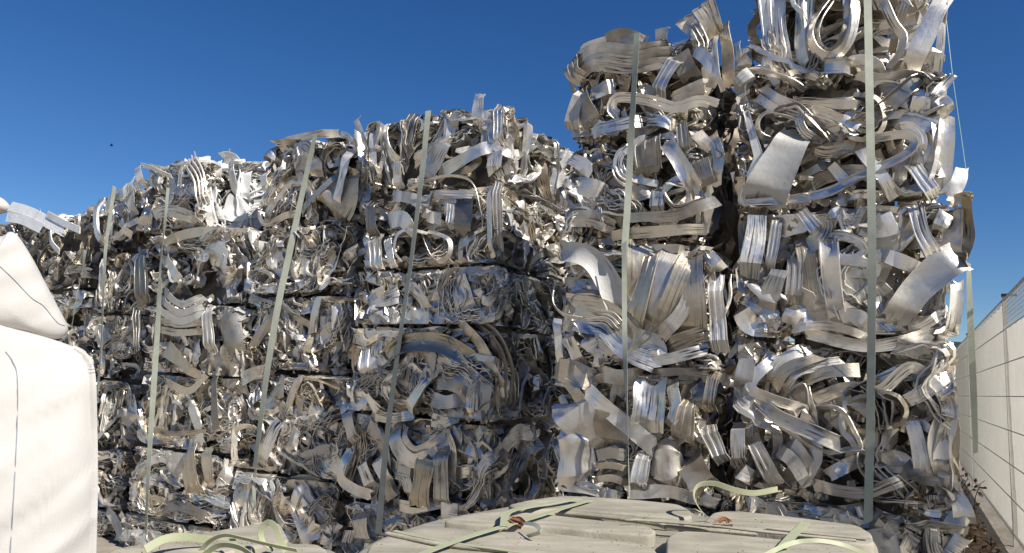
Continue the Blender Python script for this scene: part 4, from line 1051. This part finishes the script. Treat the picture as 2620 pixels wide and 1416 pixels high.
# ------------------------------------------------------------------ dusty slabs in the foreground
def prism(name, poly, z0, z1, mat, bevel=.012, label=None, cat=None, group=None, parent=None, sub=True, curve=True):
    """outline given by where its rim stands, extruded between two heights with a rounded rim"""
    pts = np.array([at_z(x, y, z1)[:2] for x, y in poly])
    if curve:
        q = np.vstack([pts, pts[:1]]); pts = resample(q, 91)[:-1]
        for _ in range(2): pts = (np.roll(pts, 1, 0) + 2 * pts + np.roll(pts, -1, 0)) / 4
    c = pts.mean(0)
    area = 0.5 * np.sum(pts[:, 0] * np.roll(pts[:, 1], -1) - np.roll(pts[:, 0], -1) * pts[:, 1])
    if area < 0: pts = pts[::-1]
    n = len(pts)
    t = np.roll(pts, -1, 0) - np.roll(pts, 1, 0); t = t / np.maximum(np.linalg.norm(t, axis=1, keepdims=True), 1e-9)
    nn = np.stack([t[:, 1], -t[:, 0]], 1)     # outward
    rings = []
    for ang in (0, 25, 50, 72, 90):
        o = -bevel * (1 - math.cos(R(ang))); z = z1 - bevel + bevel * math.sin(R(ang))
        rings.append((o, z))
    rings = [(0, z0)] + rings
    V = []; base = np.array([c[0], c[1], z0])
    for o, z in rings:
        for k in range(n): V.append([*(pts[k] + nn[k] * o - c), z - z0])
    m_ = len(rings)
    Q = []
    for r_ in range(m_ - 1):
        for k in range(n):
            a, b_ = r_ * n + k, r_ * n + (k + 1) % n
            Q.append((a, b_, b_ + n, a + n))
    acc = Acc(); V = np.array(V)
    # uneven top: inner rings
    inner = [(.85, 0), (.6, 0), (.35, 0), (.12, 0)]
    top = V[(m_ - 1) * n:(m_) * n]
    VV = [V]; cc = top.mean(0)
    for s_, _ in inner:
        w = cc + (top - cc) * s_
        w[:, 2] = top[0, 2] + np.array([mnoise.noise(Vector((p[0] * 9 + c[0], p[1] * 9 + c[1], 5))) for p in w]) * .004
        VV.append(w)
    V = np.vstack(VV)
    for r_ in range(m_ - 1, m_ - 1 + len(inner)):
        for k in range(n):
            a, b_ = r_ * n + k, r_ * n + (k + 1) % n
            Q.append((a, b_, b_ + n, a + n))
    last = (m_ - 1 + len(inner)) * n
    acc.add(V, Q, None, [np.arange(last, last + n)])
    o = link(name, acc.mesh(name, 50), mat, parent, loc=tuple(base))
    if label: tag(o, label, cat, group)
    return o
ZT = 2.02
prism("slab_bundle", [(890,1425),(950,1380),(1100,1330),(1290,1296),(1440,1272),(1640,1286),(1750,1298),(1800,1326),(1860,1312),(2205,1352),(2243,1380),(2262,1460),(2300,1700),(860,1700)], 0, ZT, M_DUST2, .02,
      "large block of dusty beige metal panels filling the bottom right foreground", "panel bundle", curve=True)
prism("slab_bundle", [(222,1440),(262,1410),(480,1372),(690,1340),(722,1342),(752,1392),(830,1398),(875,1410),(880,1500),(870,1700),(160,1700)], 0, ZT, M_DUST2, .02,
      "smaller block of dusty beige metal panels beside the white bag's foot", "panel bundle", curve=True)
GP = "ridged beige panels on the foreground bundles"
for nm, poly, z, lab, mt in [
 ("p1", [(1296,1292),(1360,1278),(1440,1268),(1540,1273),(1640,1280),(1735,1290),(1766,1304),(1772,1322),(1740,1326),(1600,1313),(1430,1300),(1340,1306)], .045, "beige panel farthest back, left of the notch between panel ends", M_DUST),
 ("p2", [(1796,1338),(1822,1312),(1868,1305),(2000,1319),(2195,1344),(2230,1364),(2238,1392),(2190,1392),(2040,1372),(1900,1350)], .045, "beige panel farthest back on the right, under the foot of the wide strap", M_DUST),
 ("p3", [(1130,1333),(1200,1316),(1290,1306),(1420,1318),(1540,1332),(1650,1343),(1680,1356),(1672,1369),(1560,1362),(1400,1345),(1220,1342)], .04, "long beige panel in the middle row, ending round beside the rusty clip", M_DUST),
 ("p4", [(1704,1376),(1730,1358),(1800,1360),(2000,1380),(2200,1402),(2232,1420),(2236,1500),(1700,1500)], .04, "beige panel in the front row at right, crossed by a flat strap", M_DUST),
 ("p5", [(946,1392),(1020,1362),(1110,1346),(1230,1358),(1390,1362),(1560,1380),(1662,1392),(1690,1420),(1690,1500),(900,1500)], .04, "wide beige panel in the front row at left, under two crossing straps", M_DUST),
 ("l1", [(262,1420),(300,1402),(480,1370),(600,1349),(688,1334),(718,1338),(742,1384),(640,1400),(420,1450),(250,1500)], .04, "slanting beige panel on the left block, reaching towards the bales", M_DUST),
 ("l2", [(640,1420),(740,1390),(815,1392),(838,1406),(845,1500),(600,1500)], .035, "small rounded beige panel at the right end of the left block", M_DUST),
]:
    prism("ridged_panel", poly, ZT + .002, ZT + z, mt, .009, lab, "panel", GP)
def rod(pts, z, r, lab):
    P = catmull(np.array([at_z(pts[i], pts[i + 1], z) for i in range(0, len(pts), 2)]), 30)
    n = len(P); acc = Acc(); T = unit(np.gradient(P, axis=0)); S_ = unit(np.cross(T, np.tile([0, 0, 1.], (n, 1))))
    base = P[0].copy(); M_ = 10; V = []
    for k in range(n):
        rr = r * (1 + .12 * mnoise.noise(Vector((k * .5, z, 2))))
        for m_ in range(M_):
            a = 2 * math.pi * m_ / M_; V.append(P[k] - base + S_[k] * math.cos(a) * rr * 1.3 + np.array([0, 0, 1]) * math.sin(a) * rr)
    i = np.arange(n - 1)[:, None]; j = np.arange(M_)[None]
    a = i * M_ + j; b_ = i * M_ + (j + 1) % M_
    acc.add(np.array(V), np.stack([a, b_, b_ + M_, a + M_], -1).reshape(-1, 4), None, [np.arange(M_)[::-1], (n - 1) * M_ + np.arange(M_)])
    tag(link("dusty_rod", acc.mesh("rod"), M_DUST, loc=tuple(base)), lab, "rod", "dusty rods between the beige panels")
rod((1350,1306,1500,1318,1658,1337,1705,1349), ZT + .03, .008, "dusty rod between back and middle panels, left of the clip")
rod((1705,1349,1854,1360,2030,1376,2203,1396), ZT + .03, .008, "dusty rod between back and front panels at right")
rod((1620,1330,1800,1344,1960,1362,2190,1384), ZT + .048, .0045, "thin dusty rod lying over the right panels")
rod((1960,1352,2080,1366,2215,1380), ZT + .05, .004, "thinnest dusty rod near the right panel corner")
rod((990,1366,1120,1392,1300,1412), ZT + .045, .006, "dusty rod under the crossing straps at left")
# straps lying on the slabs
def flat_strap(pts, wpx, lab, z=ZT + .055, mat=M_STRAP2, roll=0.0, zs=None):
    P3 = [at_z(pts[i], pts[i + 1], z) for i in range(0, len(pts), 2)]
    if zs: P3 = [at_z(pts[2 * q], pts[2 * q + 1], z + zs[q]) for q in range(len(zs))]
    return strap(P3, wpx, lab, mat, nrm=np.array([0, 0, 1.]), roll=roll, n=30, name="loose_strap")
flat_strap((1060,1425,1180,1380,1320,1338,1510,1280), .022, "flat strap running diagonally over the left panels to the rusty clip")
flat_strap((1290,1345,1300,1312,1360,1296,1480,1276), .026, "broad strap piece folded behind the left rusty clip", z=ZT + .06)
flat_strap((1008,1360,1150,1388,1290,1408,1420,1430), .018, "flat strap crossing under the diagonal one at left", z=ZT + .05)
flat_strap((2062,1338,2030,1368,1985,1420), .028, "short flat strap over the right panels, near the wide strap's foot")
flat_strap((1940,1430,2020,1392,2090,1384,2160,1396,2230,1425), .012, "arched strap edge near the bottom right corner of the panels", roll=R(60), zs=[0, .02, .03, .02, 0])
flat_strap((1600,1330,1720,1332,1850,1342), .006, "thin strap sliver lying along the back panels", z=ZT + .06)
def loop_strap(pts, d0, d1, w, lab, roll=0.0):
    k = len(pts) // 2
    P3 = [at_depth(pts[2 * i], pts[2 * i + 1], d0 + (d1 - d0) * i / (k - 1)) for i in range(k)]
    return strap(P3, w, lab, M_STRAP2, nrm=np.array([0, -1., .35]), roll=roll, n=44, name="curled_strap")
dd = float(at_z(1840, 1338, ZT + .05)[1])
loop_strap((1842,1336,1805,1318,1780,1285,1776,1258,1792,1240,1830,1238,1880,1254,1930,1262,1990,1252), dd, dd + .25, .02, "curled strap arching up from the right rusty clip", roll=lambda t: R(75) - t * R(52))
dl = float(at_z(690, 1400, ZT + .05)[1])
loop_strap((700,1408,672,1385,668,1358,684,1338,704,1348,716,1380,732,1412), dl, dl - .03, .015, "small standing strap ring on the left block", roll=lambda t: R(60) - t * R(60))
loop_strap((505,1420,535,1386,575,1370,620,1378,680,1392,760,1408), dl - .02, dl - .12, .012, "thin strap wave lying left of the standing ring", roll=R(62))
loop_strap((370,1406,420,1380,470,1374,540,1382), dl - .15, dl, .018, "pale arched strap at the left end of the left block", roll=R(30))
loop_strap((510,1430,560,1396,610,1400,650,1425), dl - .1, dl - .14, .014, "small strap arc below the wave, at the picture's lower edge", roll=R(50))
loop_strap((590,1372,600,1392,612,1425), dl - .05, dl - .1, .012, "short strap piece leaning down under the wave", roll=0)
for (px, py), lab in (((1322, 1334), "rusty crumpled strap clip on the left panels"), ((1852, 1334), "rusty strap clip where the arching strap begins")):
    c = at_z(px, py, ZT + .06); rg = np.random.default_rng(px); root = empty("strap_clip", tuple(c - [0, 0, .012])); tag(root, lab, "clip", "rusty clips on the beige panels")
    for q in range(4):
        acc = Acc(); P = catmull(rg.normal(0, .006, (3, 3)) + np.array([[-.02, 0, .005 * q], [0, 0, .008 + .003 * q], [.02, 0, .004 * q]]), 10)
        sweep(acc, P, np.tile([0, -.5, .8], (10, 1)), rg.uniform(.008, .014), .001, 'lip', rg.uniform(-1, 1), .001, rg=rg)
        link("clip_plate", acc.mesh("clip_plate"), M_RUST, root)
flat_strap((1340,1338,1372,1345,1380,1362,1350,1372), .012, "curled grey strap tail beside the left clip", z=ZT + .05, mat=M_STRAP, roll=R(40), zs=[.015, .03, .02, 0])
# fallen bits on the slabs
acc = Acc(); rg = np.random.default_rng(9)
for k in range(420):
    px, py = (rg.uniform(950, 2200), rg.uniform(1310, 1416)) if k % 4 else (rg.uniform(300, 800), rg.uniform(1380, 1416))
    c = at_z(px, py, ZT + .048); 
    u = unit(rg.normal(0, 1, (1, 3)))[0]; v = unit(np.cross(u, rg.normal(0, 1, 3))[None])[0]; l = rg.uniform(.0008, .003)
    acc.add(np.array([c - u * l, c + v * l * .6, c + u * l, c - v * l * .6]), [(0, 1, 2, 3)])
tag(link("dust_crumbs", acc.mesh("crumbs", 0), M_RUST), "tiny dark crumbs scattered over the beige panels", "crumbs", kind='stuff')

# ------------------------------------------------------------------ white bulk bags
from mathutils.bvhtree import BVHTree
BD = np.array([.80, .60, 0.0]); BN = np.array([.60, -.80, 0.0])   # along the face, and out of it
def pillow(name, poly, depth_px, depth, bulge, back, label, group, wr=1.0, seed=0, open_bottom=None):
    P0 = at_depth(depth_px[0], depth_px[1], depth)
    B = np.array([on_plane(x, y, P0, BN) for x, y in poly])
    B = catmull(np.vstack([B, B[:1]]), 161)[:-1]
    B[:, 2] = np.maximum(B[:, 2], .03)
    c = B.mean(0); n = len(B); rings = 30
    V = []
    for r_ in range(rings):
        s_ = 1 - (r_ / rings) ** 1.3
        infl = bulge * math.sqrt(max(0, 1 - s_ ** 4))
        for k in range(n):
            p = c + (B[k] - c) * s_
            u = np.dot(p, BD); z = p[2]
            q = Vector((u * 2.1 + z * 2.2 + seed, (z * 1.1 - u * .9) * 12, seed))
            w = mnoise.noise(q) * .024 + mnoise.noise(Vector((u * 9 + 3, z * 22 - u * 16, seed + 4))) * .007
            w += mnoise.noise(Vector((u * 1.4, z * 1.7, seed + 9))) * .035
            V.append(p + BN * (infl + w * wr * min(1, (1 - s_) * 9 + .12)))
    V.append(V[-1] * 0 + np.mean(V[-n:], axis=0))
    Q = []; 
    for r_ in range(rings - 1):
        for k in range(n): Q.append((r_ * n + k, r_ * n + (k + 1) % n, (r_ + 1) * n + (k + 1) % n, (r_ + 1) * n + k))
    # back shell
    st = len(V); cb = c - BN * back * .6
    for r_, (sc, bk) in enumerate([(1.0, .08), (1.01, .3), (1.0, .6), (.96, .85), (.85, 1.0)]):
        for k in range(n):
            p = c + (B[k] - c) * sc - BN * back * bk; p[2] = max(p[2], .03); V.append(p)
    V = np.array(V)
    for k in range(n): Q.append((k, st + k, st + (k + 1) % n, (k + 1) % n))
    for r_ in range(4):
        for k in range(n): a = st + r_ * n; Q.append((a + k, a + n + k, a + n + (k + 1) % n, a + (k + 1) % n))
    base = np.array([c[0], c[1], V[:, 2].min()])
    root = empty(name, tuple(base)); tag(root, label, "bulk bag", group)
    T = [((rings - 1) * n + k, (rings - 1) * n + (k + 1) % n, st - 1) for k in range(n)]
    acc = Acc(); acc.add(V - base, Q, None, [np.array(t) for t in T] + [np.arange(st + 4 * n, st + 5 * n)])
    me = acc.mesh("bag_cloth", 60)
    link("bag_cloth", me, M_BAG, root)
    bv = BVHTree.FromPolygons([tuple(v) for v in V], [tuple(q) for q in Q])
    return root, base, bv
def on_bag(bv, px, py):
    h = bv.ray_cast(Vector(CAM), Vector(ray(px, py)))
    return None if h[0] is None else np.array(h[0])
bagL, bbL, bvL = pillow("bulk_bag", [(-260,760),(-120,790),(0,832),(100,858),(185,886),(226,910),(244,960),(249,1100),(250,1250),(247,1420),(244,1700),(240,2400),(-260,2700),(-420,1500)], (245, 1100), 2.35, .12, .9,
      "big white woven bulk bag with stitched edge, lower of the two", "white bulk bags at left", 1.0, 1)
bagU, bbU, bvU = pillow("bulk_bag", [(-300,640),(-120,628),(0,606),(22,594),(44,602),(78,652),(110,712),(150,788),(172,832),(172,852),(155,866),(120,868),(60,852),(0,842),(-150,812),(-320,800)], (170, 850), 2.37, .07, .6,
      "white bulk bag with drooping pointed corner, on top of the stitched one", "white bulk bags at left", .35, 7)
def thread(bv, base, root, pts, w, mat, nm, n=60, rr=.0):
    P = []
    for x, y in catmull(np.array(pts, float), n):
        h = on_bag(bv, x, y)
        if h is not None: P.append(h + BN * .0015)
    if len(P) < 4: return
    P = np.array(P); acc = Acc()
    sweep(acc, P - base, np.tile(BN, (len(P), 1)), w * .75, .0006, 'flat', 0, 0)
    link(nm, acc.mesh(nm), mat, root)
thread(bvL, bbL, bagL, [(14, 900), (32, 925), (44, 965), (44, 1080), (36, 1250), (26, 1416)], .0035, M_THREAD, "thread_line")
thread(bvU, bbU, bagU, [(0, 682), (35, 715), (80, 762), (110, 782), (135, 812), (150, 828), (166, 834)], .0022, M_THREAD, "thread_line")
# stitched edge: many short stitches over a tape
acc = Acc(); ed = catmull(np.array([(190, 890), (222, 912), (238, 956), (243, 1100), (244, 1250), (240, 1416), (238, 1600)], float), 150)
Pp = []
for x, y in ed:
    h = on_bag(bvL, x - 4, y)
    if h is not None: Pp.append(h + BN * .004)
Pp = np.array(Pp)
sweep(acc, Pp - bbL, np.tile(BN, (len(Pp), 1)), .016, .0015, 'flat', 0, 0)
link("edge_tape", acc.mesh("edge_tape"), M_BAGEDGE, bagL)
acc = Acc(); T = unit(np.gradient(Pp, axis=0)); Sd = np.cross(T, BN)
for k in range(1, len(Pp) - 1):
    a_, b_ = Pp[k] - Sd[k] * .009 + BN * .003, Pp[k] + Sd[k] * .009 + BN * .003
    sweep(acc, np.array([a_, (a_ + b_) / 2 + BN * .003, b_]) - bbL, np.tile(BN, (3, 1)), .0055, .0016, 'flat', 0, 0)
link("edge_stitches", acc.mesh("edge_stitches"), M_BAG, bagL)['kind'] = 'stuff'
# pale sack far behind on the horizon of the far left stack
P0 = at_depth(10, 520, 14.2)
acc = Acc(); n1, n2 = 26, 14; V = []
for i in range(n1):
    for j in range(n2):
        th, ph = 2 * math.pi * i / n1, math.pi * j / (n2 - 1)
        r_ = 1 + .08 * mnoise.noise(Vector((math.cos(th) * 2, math.sin(th) * 2, j * .3)))
        V.append((.42 * r_ * math.sin(ph) * math.cos(th), .35 * r_ * math.sin(ph) * math.sin(th), .2 + .2 * r_ * math.cos(ph)))
i, j = np.meshgrid(np.arange(n1), np.arange(n2 - 1), indexing='ij'); a = (i * n2 + j).ravel(); b_ = (((i + 1) % n1) * n2 + j).ravel()
acc.add(np.array(V), np.stack([a, b_, b_ + 1, a + 1], 1))
o = link("pale_sack", acc.mesh("sack", 0), plain("pale_sack_cloth", (.62, .56, .50), .9, .2, nscale=25, col2=(.52, .46, .41)), loc=tuple(P0 - np.array([.35, 0, .25])))
tag(o, "pale pinkish sack lying on top of the far left bales", "sack")

# ------------------------------------------------------------------ bird
c = at_depth(285, 373, 45)
acc = Acc()
body = np.array([[-.14, 0, .0], [-.05, .03, .02], [.10, .02, 0], [.16, 0, .01], [-.05, -.03, .02], [.10, -.02, 0], [0, 0, -.04], [0, 0, .04]])
acc.add(body, [(0, 1, 7), (1, 2, 7), (2, 3, 7), (3, 5, 7), (5, 4, 7), (4, 0, 7), (1, 0, 6), (2, 1, 6), (3, 2, 6), (5, 3, 6), (4, 5, 6), (0, 4, 6)])
root = empty("bird", tuple(c), R(30)); tag(root, "tiny dark bird flying in the blue sky at upper left", "bird")
link("body", acc.mesh("body", 0), M_BIRD, root)
for sg in (1, -1):
    acc = Acc(); acc.add(np.array([[.06, sg * .02, .02], [-.06, sg * .02, .02], [-.02, sg * .16, .09], [.05, sg * .15, .09], [-.08, sg * .30, .05]]) , [(0, 1, 2), (0, 2, 3), (3, 2, 4)])
    acc.add(np.array([[.06, sg * .02, .012], [-.06, sg * .02, .012], [-.02, sg * .16, .082], [.05, sg * .15, .082], [-.08, sg * .30, .045]]) , [(0, 2, 1), (0, 3, 2), (3, 4, 2)])
    link("wing", acc.mesh("wing", 0), M_BIRD, root)
